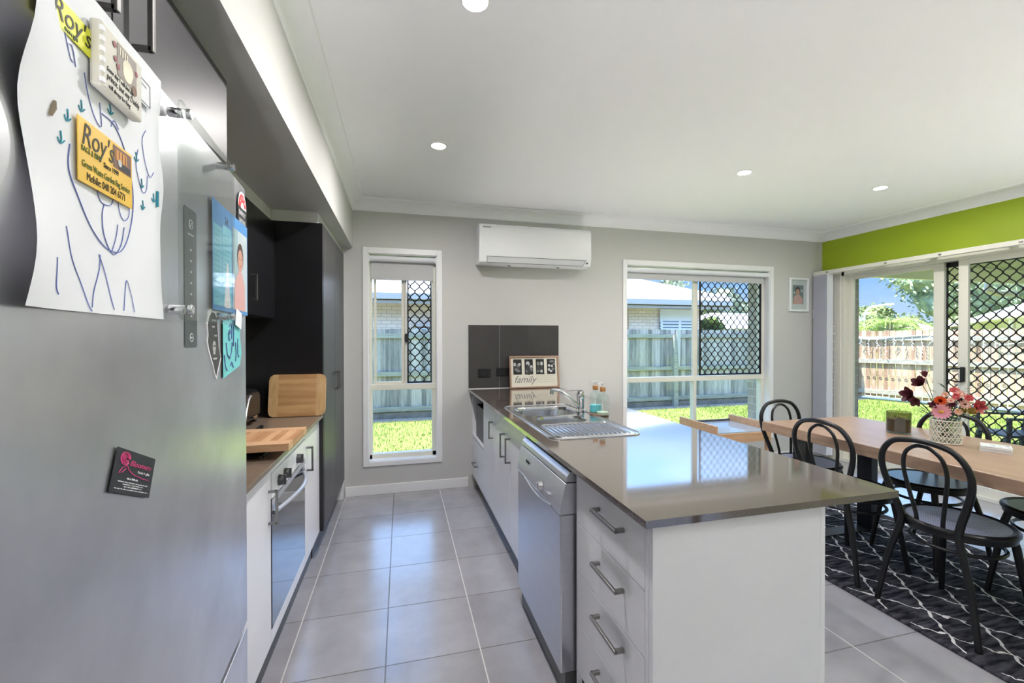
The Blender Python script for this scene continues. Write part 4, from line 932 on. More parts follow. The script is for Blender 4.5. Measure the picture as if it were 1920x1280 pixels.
# ------------------------------------------------------------------ rug
def rug_mat():
    m = bpy.data.materials.new('rug'); m.use_nodes = True; nt = m.node_tree; b = nt.nodes['Principled BSDF']
    g = node(nt, 'ShaderNodeNewGeometry'); s = node(nt, 'ShaderNodeSeparateXYZ'); nt.links.new(g.outputs['Position'], s.inputs[0])
    X, Y = s.outputs[0], s.outputs[1]
    n0 = node(nt, 'ShaderNodeTexNoise'); n0.inputs['Scale'].default_value = 22; n0.inputs['Detail'].default_value = 3; nt.links.new(g.outputs['Position'], n0.inputs['Vector'])
    w = M_(nt, 'MULTIPLY', M_(nt, 'SUBTRACT', n0.outputs['Fac'], .5), .055)
    # diamond lattice lines at +-45 in stretched space, stepped
    P = .23; Q = .31
    def step(o, s_): return M_(nt, 'MULTIPLY', M_(nt, 'FLOOR', M_(nt, 'DIVIDE', o, s_)), s_)
    u = M_(nt, 'DIVIDE', M_(nt, 'ADD', X, w), P); v = M_(nt, 'DIVIDE', M_(nt, 'ADD', Y, w), Q)
    sw = M_(nt, 'MULTIPLY', M_(nt, 'SINE', M_(nt, 'MULTIPLY', u, 25.0)), .025)
    def ln(a):
        f = M_(nt, 'ABSOLUTE', M_(nt, 'SUBTRACT', M_(nt, 'FRACT', a), .5)); return M_(nt, 'LESS_THAN', f, .026)
    l1 = ln(M_(nt, 'ADD', M_(nt, 'ADD', M_(nt, 'ADD', u, v), .5), sw)); l2 = ln(M_(nt, 'ADD', M_(nt, 'ADD', M_(nt, 'SUBTRACT', u, v), .5), sw))
    L = M_(nt, 'MAXIMUM', l1, l2)
    inb = M_(nt, 'MULTIPLY', M_(nt, 'GREATER_THAN', X, 2.352), M_(nt, 'LESS_THAN', X, 3.57)); L = M_(nt, 'MULTIPLY', L, inb)
    mp = node(nt, 'ShaderNodeMapping'); mp.inputs['Scale'].default_value = (9, 45, 1); nt.links.new(g.outputs['Position'], mp.inputs[0])
    n1 = node(nt, 'ShaderNodeTexNoise'); n1.inputs['Scale'].default_value = 1; n1.inputs['Detail'].default_value = 5; nt.links.new(mp.outputs[0], n1.inputs['Vector'])
    r = node(nt, 'ShaderNodeValToRGB'); r.color_ramp.elements[0].position = .38; r.color_ramp.elements[1].position = .68
    r.color_ramp.elements[0].color = lin((30,30,38)); r.color_ramp.elements[1].color = lin((88,88,96)); nt.links.new(n1.outputs['Fac'], r.inputs[0])
    mx = node(nt, 'ShaderNodeMixRGB'); nt.links.new(L, mx.inputs[0]); nt.links.new(r.outputs[0], mx.inputs[1]); mx.inputs[2].default_value = lin((232,230,232))
    nt.links.new(mx.outputs[0], b.inputs['Base Color']); b.inputs['Roughness'].default_value = .95; b.inputs['Specular IOR Level'].default_value = .1
    n2 = node(nt, 'ShaderNodeTexNoise'); n2.inputs['Scale'].default_value = 260; nt.links.new(g.outputs['Position'], n2.inputs['Vector'])
    bp = node(nt, 'ShaderNodeBump'); bp.inputs['Strength'].default_value = .7; bp.inputs['Distance'].default_value = .004; nt.links.new(n2.outputs['Fac'], bp.inputs['Height']); nt.links.new(bp.outputs[0], b.inputs['Normal'])
    return m
tag(box('rug', (2.325, 3.60, .35, 2.95, .0005, .012), rug_mat(), bevel=.004), 'charcoal rug with a thin white trellis pattern under the dining table', 'rug')

# ------------------------------------------------------------------ dining table
dt = thing('dining_table', 'long oak-topped dining table with dark steel trestle legs', 'table', (2.98, 1.55, .012))
box('tabletop', (2.556, 3.402, .55, 2.592, .695, .76), OAK, dt, bevel=.003)
for yy in (2.35, .80):
    for x0_, x1_ in ((2.655, 2.655), (3.235, 3.235)):
        b = MB(); b.box(x0_-.03, x0_+.03, yy-.05, yy+.05, .0205, .6945); b.build('leg', TBLK, dt, bevel=.002)
    box('foot_bar', (2.625, 3.265, yy-.05, yy+.05, .0122, .0203), TBLK, dt, bevel=.001)
    box('top_bar', (2.69, 3.20, yy-.05, yy+.05, .675, .6945), TBLK, dt)
# chairs (front is +x)
def cane_mat():
    m = bpy.data.materials.new('cane weave'); m.use_nodes = True; nt = m.node_tree; b = nt.nodes['Principled BSDF']
    g = node(nt, 'ShaderNodeTexCoord'); mp = node(nt, 'ShaderNodeMapping'); nt.links.new(g.outputs['Object'], mp.inputs[0]); mp.inputs['Rotation'].default_value = (0,0,R(12)); mp.inputs['Scale'].default_value = (85,85,85)
    s = node(nt, 'ShaderNodeSeparateXYZ'); nt.links.new(mp.outputs[0], s.inputs[0])
    a = M_(nt, 'ABSOLUTE', M_(nt, 'SINE', M_(nt, 'MULTIPLY', s.outputs[0], 3.14159))); c = M_(nt, 'ABSOLUTE', M_(nt, 'SINE', M_(nt, 'MULTIPLY', s.outputs[1], 3.14159)))
    k = M_(nt, 'MAXIMUM', M_(nt, 'MULTIPLY', a, M_(nt, 'GREATER_THAN', c, .35)), 0)
    hole = M_(nt, 'GREATER_THAN', M_(nt, 'MULTIPLY', a, c), .62)
    r = node(nt, 'ShaderNodeMixRGB'); nt.links.new(hole, r.inputs[0]); r.inputs[1].default_value = lin((150,157,186)); r.inputs[2].default_value = lin((20,24,40))  # blue-grey strand colour stands in for the sheen on black cane
    nt.links.new(r.outputs[0], b.inputs['Base Color']); b.inputs['Roughness'].default_value = .3; b.inputs['Specular IOR Level'].default_value = .8
    bp = node(nt, 'ShaderNodeBump'); bp.inputs['Strength'].default_value = .8; bp.inputs['Distance'].default_value = .003; nt.links.new(M_(nt, 'SUBTRACT', 1, hole), bp.inputs['Height']); nt.links.new(bp.outputs[0], b.inputs['Normal'])
    return m
CANE = cane_mat()
def sm(pts, k=6):
    P = [Vector(p) for p in pts]; out = []
    for i in range(len(P)-1):
        p0 = P[max(i-1,0)]; p1 = P[i]; p2 = P[i+1]; p3 = P[min(i+2,len(P)-1)]
        for j in range(k):
            t = j/k; out.append(.5*((2*p1)+(p2-p0)*t+(2*p0-5*p1+4*p2-p3)*t*t+(3*p1-p0-3*p2+p3)*t**3))
    out.append(P[-1]); return out
def make_chair():
    t = thing('bistro_chair', 'x', 'chair', (0,0,0))
    b = MB(); b.lathe([(.176,.452),(.206,.452),(.211,.456),(.211,.466),(.206,.472),(.198,.475),(.188,.472),(.176,.466),(.176,.452)], 0, 0, 48)
    b.lathe([(.188,.452),(.188,.430),(.202,.430),(.204,.452)], 0, 0, 48); b.build('seat_ring', BLKMET, t, smooth=True, fixn=False)
    b = MB(); b.lathe([(0,.460),(.10,.462),(.188,.469)], 0, 0, 48); b.lathe([(0,.4565),(.188,.4565)], 0, 0, 48); b.build('woven_seat', CANE, t, smooth=True, fixn=False)
    # back hoop with the rear legs in one bent tube
    top = .868
    half = [(-.215,.205,0),(-.200,.165,.25),(-.185,.118,.43),(-.188,.122,.50),(-.205,.155,.60),(-.220,.180,.70),(-.230,.172,.78),(-.237,.125,.842),(-.240,.06,.863),(-.241,0,top)]
    L = half+[(x,-y,z) for x,y,z in reversed(half[:-1])]
    b = MB(); P = sm(L, 5); rad = [.0125+.0035*min(1, max(0, (.5-abs(p.z-.45))/.5)) for p in P]; b.tube(P, .015, 12, radii=rad); b.build('back_hoop', BLKMET, t, smooth=True)
    half = [(-.178,.052,.425),(-.182,.055,.50),(-.20,.075,.62),(-.214,.088,.72),(-.224,.075,.795),(-.229,.035,.835),(-.230,0,.843)]
    b = MB(); b.tube(sm(half+[(x,-y,z) for x,y,z in reversed(half[:-1])], 5), .009, 10); b.build('inner_hoop', BLKMET, t, smooth=True)
    b = MB(); b.tube([(.155*cos(R(a))*1.08, .165*sin(R(a)), .365) for a in range(0,360,12)], .0085, 10, closed=True); b.build('ring_stretcher', BLKMET, t, smooth=True)
    for s in (1,-1):
        b = MB(); b.tube([(.135,.125*s,.448),(.150,.140*s,.38),(.205,.178*s,0)], .015, 12, radii=[.017,.0165,.0125]); b.build('front_leg', BLKMET, t, smooth=True)
    return t
ch = make_chair(); G = 'black bistro chairs around the dining table'
spots = [(2.622, 1.49, 0, 'black bistro chair at front right, nearest camera on the near side of the table'),
         (2.622, 2.00, 0, 'black bistro chair beside the peninsula corner, second on the near side of table'),
         (2.845, 2.485, -90, 'black bistro chair at the far end of the table beside the play table'),
         (3.205, 1.975, 180, 'black bistro chair on the glass door side of table behind the flower vase'),
         (3.255, 1.42, 180, 'black bistro chair cut off by right edge of photo on the door side')]
for i, (x, y, a, lb_) in enumerate(spots):
    o = ch if i == 0 else copy_tree(ch)
    o.location = (x, y, .0125); o.rotation_euler = (0,0,R(a)); o['label'] = lb_; o['group'] = G; o['category'] = 'chair'
# ------------------------------------------------------------------ on the table
cd = thing('candle', 'smoked glass candle jar with grey label on the dining table', 'candle', (3.09, 2.055, .76))
b = MB(); b.lathe([(.045,.7605),(.060,.762),(.062,.768),(.062,.898),(.0585,.898),(.0585,.772),(0,.770)], 3.09, 2.055, 32); b.build('jar', SMOKE, cd, smooth=True)
b = MB(); b.lathe([(0,.7715),(.057,.7715),(.057,.852),(0,.852)], 3.09, 2.055, 32); b.build('wax', mat('grey wax', (118,112,98), .6), cd, smooth=True)
b = MB(); n = 8; aa = [R(-150+70*k/n) for k in range(n+1)]; 
for k in range(n):
    a0, a1 = R(-165+52*k/n), R(-165+52*(k+1)/n); hh0 = .845+.025*sin(pi*k/n); hh1 = .845+.025*sin(pi*(k+1)/n)
    b.add([(3.09+.0625*cos(a0), 2.055+.0625*sin(a0), .776), (3.09+.0625*cos(a1), 2.055+.0625*sin(a1), .776), (3.09+.0625*cos(a1), 2.055+.0625*sin(a1), hh1), (3.09+.0625*cos(a0), 2.055+.0625*sin(a0), hh0)], [(0,1,2,3)])
b.build('label_patch', mat('label grey', (92,92,86), .6), cd)
b = MB(); b.cyl((3.09,2.055,.852), (3.09,2.055,.866), .0015, 6); b.build('wick', INKB, cd)
# vase with lattice sleeve
VX, VY = 3.062, 1.792
vs_ = thing('flower_vase', 'glass vase in a white lattice sleeve holding the artificial bouquet', 'vase', (VX, VY, .76))
b = MB(); b.lathe([(.045,.7605),(.058,.763),(.060,.77),(.060,.90),(.062,.906),(.060,.906),(.057,.90),(.057,.77),(0,.768)], VX, VY, 32); b.build('glass', SOAPG, vs_, smooth=True)
b = MB(); rr = .066; WV = mat('white wicker', (226,222,208), .5)
for z in (.766, .893): b.tube([(VX+rr*cos(R(a)), VY+rr*sin(R(a)), z) for a in range(0,360,10)], .0035, 6, closed=True)
for k in range(12):
    for s in (1,-1):
        for da in (0, 12): b.tube([(VX+rr*cos(R(30*k+da+s*j*9)), VY+rr*sin(R(30*k+da+s*j*9)), .766+.127*j/8) for j in range(9)], .0018, 5)
for z in (.80, .83, .86): b.tube([(VX+rr*cos(R(a)), VY+rr*sin(R(a)), z) for a in range(0,360,10)], .0018, 5, closed=True)
b.build('lattice_sleeve', WV, vs_, smooth=True)
bq = thing('bouquet', 'artificial bouquet of burgundy, orange and pink flowers in the white lattice vase', 'flowers', (VX, VY, .775))
GRN = mat('stem green', (78,100,84), .6); DKR = mat('burgundy petal', (92,38,50), .55); ORG = mat('orange petal', (232,104,48), .55); PNK = mat('pink petal', (232,160,178), .55); CRM = mat('cream petal', (240,206,190), .55); COR = mat('coral petal', (214,104,108), .55); YLW = mat('yellow centre', (224,172,60), .6); EUC = mat('leaf grey green', (108,134,122), .6); MUS = mat('mustard leaf', (176,160,84), .6)
random.seed(5)
def petal(b, c, d, L, W, m=0, curl=.3, up=Vector((0,0,1))):
    c = Vector(c); d = Vector(d).normalized(); s = d.cross(up)
    if s.length < .1: s = d.cross(Vector((1,0,0)))
    s.normalize(); n_ = s.cross(d)
    pr = [(0,.18),(.3,.8),(.6,1),(.85,.7),(1,.1)]; vs = []
    for t, w_ in pr:
        q = c+d*(L*t)+n_*(curl*L*t*t); vs += [q-s*(W*w_/2)+n_*(.12*W*w_), q, q+s*(W*w_/2)+n_*(.12*W*w_)]
    fs = []
    for i in range(len(pr)-1): fs += [(3*i,3*i+1,3*i+4,3*i+3),(3*i+1,3*i+2,3*i+5,3*i+4)]
    b.add(vs, fs, m)
def flower(nm, c, axis, mats, n, L, W, layers=1, ctr=.01, tilt=.5):
    c = Vector(c); ax = Vector(axis).normalized(); u = ax.orthogonal().normalized(); v = ax.cross(u); b = MB()
    for ly in range(layers):
        for k in range(n):
            a = 2*pi*k/n+ly*.5; tl = tilt+ly*.45; d = (u*cos(a)+v*sin(a))*cos(tl)+ax*sin(tl); petal(b, c+ax*.002*ly, d, L*(1-.18*ly), W*(1-.1*ly), 0, .15, up=ax)
    if ctr: b.ico(c+ax*.004, ctr, 1, 2, (1,1,.6))
    f = b.build(nm, mats, bq, smooth=True, fixn=False)
    b = MB(); base = Vector((VX+random.uniform(-.02,.02), VY+random.uniform(-.02,.02), .79)); mid = (base+c)/2+Vector((0,0,.03)); b.tube(sm([base, mid, c-ax*.004], 5), .0018, 6); b.build('stem', GRN, bq, smooth=True)
cam_dir = Vector((-VX, -VY, .5)).normalized()
rt = Vector((.5,-.86,0)).normalized()   # rightwards in view
def at(du, dz, dd=0): return Vector((VX,VY,0))+rt*du+Vector((0,0,.76+dz))+Vector((-.86,-.5,0))*dd
FW = 'flower'
flower(FW, at(-.10,.33), cam_dir+Vector((0,0,.6))-rt*.6, [DKR,DKR], 5, .058, .040, 2, .010, .7)
flower(FW, at(-.085,.375), Vector((0,0,1))-rt*.2, [DKR,DKR], 4, .045, .025, 1, .006, .9)
flower(FW, at(-.145,.265), cam_dir-rt*.9, [DKR,DKR], 5, .060, .042, 2, .010, .5)
flower(FW, at(-.125,.235), cam_dir-rt*.5-Vector((0,0,.5)), [DKR,DKR], 5, .042, .030, 1, .008, .4)
flower(FW, at(-.022,.245,.03), cam_dir, [ORG,ORG], 9, .032, .024, 4, .006, .35)
flower(FW, at(-.018,.185,.045), cam_dir-Vector((0,0,.1)), [PNK,YLW], 16, .048, .014, 1, .013, .12)
flower(FW, at(.055,.285,.01), cam_dir+Vector((0,0,.5)), [CRM,COR], 10, .030, .014, 2, .006, .3)
flower(FW, at(.075,.235,.03), cam_dir+rt*.2, [CRM,DKR], 12, .030, .011, 2, .009, .3)
flower(FW, at(.035,.30), cam_dir+Vector((0,0,.9)), [COR,COR], 9, .028, .018, 2, .006, .4)
flower(FW, at(.115,.225), cam_dir+rt, [COR,COR], 6, .052, .032, 2, .008, .5)
flower(FW, at(.012,.215,-.01), cam_dir, [CRM,COR], 9, .026, .016, 2, .006, .4)
flower(FW, at(.05,.19,.03), cam_dir, [CRM,YLW], 8, .022, .014, 2, .006, .4)
for (du, dz, mm_, n_, L_, W_) in ((.02,.25,[CRM,COR],8,.022,.014),(.09,.27,[COR,COR],7,.026,.018),(.03,.225,[DKR,DKR],6,.022,.016),(.075,.205,[MUS,MUS],6,.028,.02),(.10,.195,[MUS,YLW],6,.03,.022),(-.05,.215,[DKR,DKR],5,.03,.02),(.0,.28,[CRM,YLW],8,.02,.012),(.06,.255,[DKR,DKR],6,.018,.012),(.045,.275,[COR,CRM],8,.022,.014)):
    flower(FW, at(du, dz, random.uniform(0,.04)), cam_dir+rt*random.uniform(-.4,.4)+Vector((0,0,random.uniform(0,.5))), mm_, n_, L_, W_, 2, .006, .4)
b = MB()
for (du, dz, L, W, m_) in ((.095,.185,.05,.032,1),(.06,.175,.045,.03,1),(-.08,.19,.06,.02,0),(-.10,.175,.05,.018,0),(-.07,.165,.05,.02,0),(.15,.235,.05,.016,2),(.16,.20,.05,.014,2),(0,.33,.04,.02,0),(.03,.345,.03,.012,0),(.09,.32,.04,.014,2),(-.05,.30,.04,.014,0),(.02,.265,.03,.012,2)):
    for j in range(2):
        d = Vector((random.uniform(-.5,.5), random.uniform(-.5,.5), random.uniform(-.2,.7)))+rt*(1 if du > 0 else -1); petal(b, at(du*.8, dz-.012*j, .02), d, L, W, m_)
b.build('leaves', [EUC, MUS, DKR], bq, fixn=False)
b = MB()
for k in range(12):
    e = at(random.uniform(-.09,.12), random.uniform(.16,.33), random.uniform(-.04,.04)); b.tube([Vector((VX+random.uniform(-.03,.03), VY+random.uniform(-.03,.03), .79)), e], .0012, 4)
b.build('stem', GRN, bq)
# coasters
CO = thing('coaster', 'x', 'coaster', (3.10, 1.585, .76), group='stack of white patterned coasters')
b = MB(); b.prism(rrect(3.045, 3.160, 1.535, 1.650, .004), .7603, .7668); b.build('tile', mat('coaster white', (226,228,230), .35), CO, bevel=.001)
b = MB(); b.box(3.047, 3.158, 1.537, 1.648, .7600, .7603); b.build('cork', mat('cork', (150,118,84), .8), CO)
b = MB()
for k in range(14):
    x = 3.053+.1*random.random(); y = 1.545+.09*random.random(); b.ell(x, y, .006+.006*random.random(), .004+.005*random.random(), .76695, seg=7)
topc = None
ns = ['lowest', 'second from the bottom', 'second from the top', 'topmost']
for i in range(4):
    o = CO if i == 0 else copy_tree(CO)
    o.location = (CO.location[0]+(.002*(i % 2) if i else 0), 1.585 if i == 0 else 1.585-.002*(i == 2), .76+.0073*i)
    o.rotation_euler = (0,0,R(28+1.5*(i % 2))); o['label'] = 'white patterned coaster, '+ns[i]+' of the stack on the table'; o['category'] = 'coaster'
    topc = o
bpy.context.view_layer.update()
bb_ = MB()
for k in range(16): bb_.ell(random.uniform(-.048,.048), random.uniform(-.048,.048), .004+.007*random.random(), .003+.006*random.random(), .00705, seg=7)
o = bb_.build('printed_pattern', mat('coaster grey', (170,180,190), .4), topc, rootM(topc))
# ------------------------------------------------------------------ toddler play table
pt = thing('play_table', 'low beech play table with glossy pale top and raised side rails by window', 'table', (3.08, 3.58, 0))
box('glossy_top', (2.80, 3.37, 3.35, 3.84, .485, .497), mat('play top', (176,190,206), .06, spec=.8), pt, bevel=.001)
for x in (2.775, 3.372): box('side_rail', (x, x+.025, 3.335, 3.862, .44, .562), BEECH, pt, bevel=.002)
box('apron', (2.80, 3.372, 3.335, 3.353, .40, .4848), BEECH, pt, bevel=.002); box('apron', (2.80, 3.372, 3.842, 3.86, .40, .515), mat('grey edge', (80,80,86), .5), pt)
for x in (2.775, 3.357):
    for y in (3.335, 3.822): box('leg', (x, x+.04, y, y+.04, .0, .4398), BEECH, pt, bevel=.002)
box('lower_shelf', (2.815, 3.357, 3.36, 3.84, .225, .24), BEECH, pt); 
b = MB(); b.box(2.86, 3.06, 3.40, 3.80, .2405, .31); b.box(3.09, 3.33, 3.40, 3.80, .2405, .31); tb = b.build('storage_tray', WHITE2, pt, bevel=.004)
# ------------------------------------------------------------------ outdoors
random.seed(21)
def grass_mat():
    m = bpy.data.materials.new('lawn'); m.use_nodes = True; nt = m.node_tree; b = nt.nodes['Principled BSDF']
    g = node(nt, 'ShaderNodeNewGeometry'); n = node(nt, 'ShaderNodeTexNoise'); n.inputs['Scale'].default_value = 14; n.inputs['Detail'].default_value = 8; n.inputs['Roughness'].default_value = .75
    nt.links.new(g.outputs['Position'], n.inputs['Vector']); r = node(nt, 'ShaderNodeValToRGB'); r.color_ramp.elements[0].position = .3; r.color_ramp.elements[1].position = .7
    r.color_ramp.elements[0].color = lin((100,112,56)); r.color_ramp.elements[1].color = lin((150,162,92)); nt.links.new(n.outputs['Fac'], r.inputs[0]); nt.links.new(r.outputs[0], b.inputs['Base Color']); b.inputs['Roughness'].default_value = 1; b.inputs['Specular IOR Level'].default_value = .05
    return m
GZ = -.25
LAWN = grass_mat()
lw = struct(box('ground', (-14, 60, 4.26, 60, GZ-.1, GZ), LAWN), 'lawn ground outside'); struct(box('ground', (5.0, 60, -25, 4.26, GZ-.1, GZ), LAWN), 'lawn ground beside the patio')
struct(box('patio', (5.0, 6.5, -8, 4.9, GZ-.05, -.09), mat('patio concrete', (176,170,160), .8, noise=((3,3,3), 5, .3, (190,184,174)))), 'concrete patio slab outside the sliding door')
struct(box('patio', (-6, 6, -16, -3.35, -.2, -.05), mat('patio concrete', (176,170,160), .8)), 'paved terrace behind the camera')
# grass blades near the windows
gb = MB(); V = []; F = []
def blade(x, y, z, h, w):
    a = random.uniform(0, 2*pi); dx, dy = cos(a)*w, sin(a)*w; lx, ly = random.uniform(-.5,.5)*h, random.uniform(-.5,.5)*h; i = len(V)
    V.extend([(x-dx,y-dy,z),(x+dx,y+dy,z),(x+lx,y+ly,z+h)]); F.append((i,i+1,i+2))
for _ in range(26000):
    x = random.uniform(-1.5, 11.5); y = random.uniform(4.9, 8.75); blade(x, y, GZ, random.uniform(.025,.06), .006)
for _ in range(22000):
    x = random.uniform(6.55, 12.0); y = random.uniform(1.6, 8.5); blade(x, y, GZ, random.uniform(.03,.06), .007)
gb.v = V; gb.f = F; gb.m = [0]*len(F)
GB = mat('grass blade', (124,142,64), .8, spec=.1, noise=((8,8,8), 3, .3, (162,176,98)))
tag(gb.build('grass', GB, fixn=False), 'short sunlit green grass growing between the house and the fences', 'grass', kind='stuff')
# soil strip at fence foot
so = MB(); so.box(-6, 11.9, 8.62, 8.92, GZ+.001, GZ+.012); struct(so.build('ground', mat('bark soil', (150,124,104), .95, noise=((25,25,25), 4, .2, (196,176,158)))), 'narrow strip of bare soil at the fence foot')
# grey fence
gf = thing('paling_fence', 'weathered grey paling fence behind the lawn seen through the two windows', 'fence', (3, 8.97, GZ))
b = MB(); x = -6
while x < 11.95:
    w_ = .098; z_ = 1.565+random.uniform(-.012,.012); y_ = 8.965+random.uniform(-.004,.004); b.box(x, x+w_-.004, y_, y_+.016, GZ+.03, z_); x += w_
b.build('palings', FENCEG, gf)
for z_ in (1.42, .66, -.05): box('rail', (-6, 11.9, 8.92, 8.963, z_-.045, z_+.045), RAILG, gf)
box('plinth_board', (-6, 11.9, 8.945, 8.963, GZ, GZ+.13), mat('dark board', (150,140,126), .9, noise=((6,6,6), 4, .2, (116,108,98))), gf)
for x in (-4.2, -1.6, 1.05, 3.65, 6.22, 8.8): box('post', (x, x+.11, 8.85, 8.945, GZ, 1.44), RAILG, gf)
b = MB(); b.add([(6.33,8.83,.70),(6.36,8.83,.70),(6.38,8.83,1.56),(6.27,8.83,1.56),(6.33,8.85,.70),(6.36,8.85,.70),(6.38,8.85,1.56),(6.27,8.85,1.56)], [(0,1,2,3),(7,6,5,4),(0,4,5,1),(1,5,6,2),(2,6,7,3),(3,7,4,0)])
b.build('pale_batten', mat('pale batten', (196,190,178), .8), gf)
# tan fence beyond the sliding door
A = Vector((11.72, 9.06, 0)); B_ = Vector((13.45, 4.2, 0)); D_ = (B_-A).normalized(); N_ = Vector((-D_.y, D_.x, 0)); N_ = -N_ if N_.x > 0 else N_   # towards the house
L_ = 17.0
tf = thing('paling_fence', 'tan timber paling fence with pale rails across the yard beyond the sliding door', 'fence', tuple(A+D_*8+Vector((0,0,GZ))))
FMt = Matrix(((D_.x,N_.x,0,A.x),(D_.y,N_.y,0,A.y),(0,0,1,0),(0,0,0,1)))
b = MB(); u_ = -.6
while u_ < L_:
    w_ = .125; g_ = random.uniform(.006,.016); b.box(u_, u_+w_-g_, -.03, -.012, GZ+.10+random.uniform(-.02,.02), 1.56+random.uniform(-.01,.01)); u_ += w_
b.build('palings', FENCEB, tf, FMt)
for z_ in (1.36, .77, -.02): b = MB(); b.box(-.6, L_, -.012, .035, z_-.055, z_+.055); b.build('rail', RAILW, tf, FMt)
for u_ in (.2, 2.55, 4.9, 7.2, 9.6, 12, 14.4): b = MB(); b.box(u_, u_+.10, -.14, -.03, GZ, 1.45); b.build('post', RAILW, tf, FMt)
b = MB(); b.box(-.6, L_, -4.0, -.25, GZ+.001, GZ+.02); struct(b.build('ground', mat('pale gap backing', (226,222,214), .8), None, FMt), 'pale strip added behind the tan fence to brighten its gaps')  # pale ground added so the gaps between palings look bright
# icicle string lights on it
sl = thing('string_lights', 'white icicle string lights hanging along the top rail of the tan fence', 'string lights', tuple(FMt @ Vector((1.4, .05, 1.0))))
WCAB = mat('white cable', (236,236,238), .5); b = MB(); P_ = []
for k in range(31):
    u_ = -.4+3.0*k/30; P_.append((u_, .05, 1.40-.06*sin(pi*u_/1.1)**2*(u_ < 1.2)+(.10*sin(R(90*(u_-1.2)/1.2)) if u_ >= 1.2 else 0)))
P_ += [(2.68,.06,1.30),(2.78,.06,1.22),(2.9,.06,1.23),(3.1,.06,1.27),(3.3,.06,1.30)]
b.tube(P_, .008, 5); b.build('cable', WCAB, sl, FMt)
b = MB()
for k in range(19):
    u_ = -.35+.17*k; zt = 1.38+(.06 if u_ > 1.4 else 0); ln_ = (.20,.42,.28,.5)[k % 4]; pts = [(u_, .05, zt)]
    for j in range(1, 7): pts.append((u_+random.uniform(-.018,.018), .06, zt-ln_*j/6))
    b.tube(pts, .005, 4)
    for j in range(1, 7): q = pts[j]; b.bar(q, (q[0]+random.choice((-1,1))*.03, q[1]+.01, q[2]-.03), .009, .009)
b.build('icicle_strands', WCAB, sl, FMt)
gl = tag(MB().build('x', WCAB) if False else (lambda b: ([b.tube([(-.3+.125*k+.028*cos(R(a)), .012, .42-.035*(k/24)-.02*sin(pi*k/24)+.028*sin(R(a))) for a in range(0,360,45)], .006, 4, closed=True) for k in range(26)], b.build('ring_garland', mat('garland', (150,130,110), .7), None, FMt))[1])(MB()), 'thin chain of small rings hung across the tan fence palings', 'garland')
# branch + creeper near string lights
# street lamp
def cw(u, v, d):   # helper kept in world terms: bearing and height from the house corner
    az = math.atan((u-960)/807.5)+.252; zz = (634-v)/807.5*d*cos(az-.252); return (d*sin(az), d*cos(az), 1.37+zz)
p = (29.3, 21.5)
st_ = thing('street_lamp', 'curved white street lamp rising behind the tan fence', 'street lamp', (p[0], p[1], GZ))
b = MB(); r2 = Vector((.58,-.81,0)); P0_ = Vector((p[0],p[1],2.7)); b.tube([(p[0],p[1],GZ)]+[tuple(P0_+r2*(.5*(1-cos(R(a))))+Vector((0,0,.72*sin(R(a))))) for a in range(0, 91, 15)]+[tuple(P0_+r2*1.0+Vector((0,0,.78)))], .055, 8); b.build('pole', mat('lamp pole', (226,230,232), .4), st_, smooth=True)
b = MB(); q = P0_+r2*.95+Vector((0,0,.80)); b.bar(q, q+r2*.5, .14, .09); b.build('lamp_head', mat('lamp pole', (226,230,232), .4), st_)

# ---- trees
def leaf_cloud(b, c, r, n, s, m=0, flat=.8):
    c = Vector(c)
    for _ in range(n):
        d = Vector((random.gauss(0,1), random.gauss(0,1), random.gauss(0,1))).normalized(); q = c+Vector((d.x*r, d.y*r, d.z*r*flat))*random.uniform(.72,1.03)
        a = Vector((random.gauss(0,1), random.gauss(0,1), random.gauss(0,1))).normalized(); t_ = a.orthogonal().normalized(); w_ = s*random.uniform(.6,1.3)
        o_ = a.cross(t_)
        b.add([q-t_*w_, q-o_*w_*.45, q+t_*w_, q+o_*w_*.45], [(0,1,2,3)], m)
def leafm(nm, c1, c2): return mat(nm, c1, .7, spec=.25, noise=((1.6,1.6,1.6), 5, .16, c2))
def tree(label, x, y, zc, R_, nb, nl, ls, m, trunk=.16, squash=.8, spread=.75, base=GZ):
    t = thing('leafy_tree', label, 'tree', (x, y, base)); b = MB(); br = []
    for k in range(nb):
        d = Vector((random.gauss(0,1), random.gauss(0,1), random.gauss(0,.7))).normalized()*R_*spread*random.uniform(.45,1); d.z *= squash
        c = Vector((x, y, zc))+d; r_ = R_*random.uniform(.28,.46); br.append(c); b.ico(c, r_*.72, 0, 2, (1,1,.8), .12); leaf_cloud(b, c, r_, nl, ls)
    b.build('foliage', m, t, fixn=False)
    b = MB(); b.tube([(x,y,base),(x+.05,y,(base+zc)/2),(x,y,zc)], trunk, 8, radii=[trunk*1.3,trunk,trunk*.5])
    for c in br[:7]: b.tube([(x,y,zc-R_*.5), c], trunk*.35, 5)
    b.build('trunk', mat('bark', (128,116,102), .9), t); return t
L1 = leafm('leaf deep', (116,130,100), (178,188,150)); L2 = leafm('leaf olive', (98,112,66), (160,166,112)); L3 = leafm('leaf gum', (108,116,92), (158,162,136)); L4 = leafm('leaf lime', (112,142,60), (182,196,108))
T = tree
T('large dark green spreading tree behind the tan fence', 38.0, 18.2, 5.6, 6.0, 38, 420, .19, L1)
T('distant leafy tree furthest left behind the palms', 30.0, 24.2, 1.8, 2.6, 22, 220, .15, L3)
T('distant rounded tree behind the street lamp', 34.5, 25.0, 2.2, 2.6, 20, 200, .16, L2)
T('low olive tree between the palms and the large tree', 31, 19.2, 1.3, 2.1, 20, 200, .13, L2)
T('tall gum tree behind the neighbouring brick house', 13.4, 20.0, 3.4, 1.7, 18, 150, .10, L3, squash=.8)
T('tall open gum tree at the right of the wide window view', 18.6, 22.0, 3.0, 2.2, 18, 140, .12, L3, squash=.7)
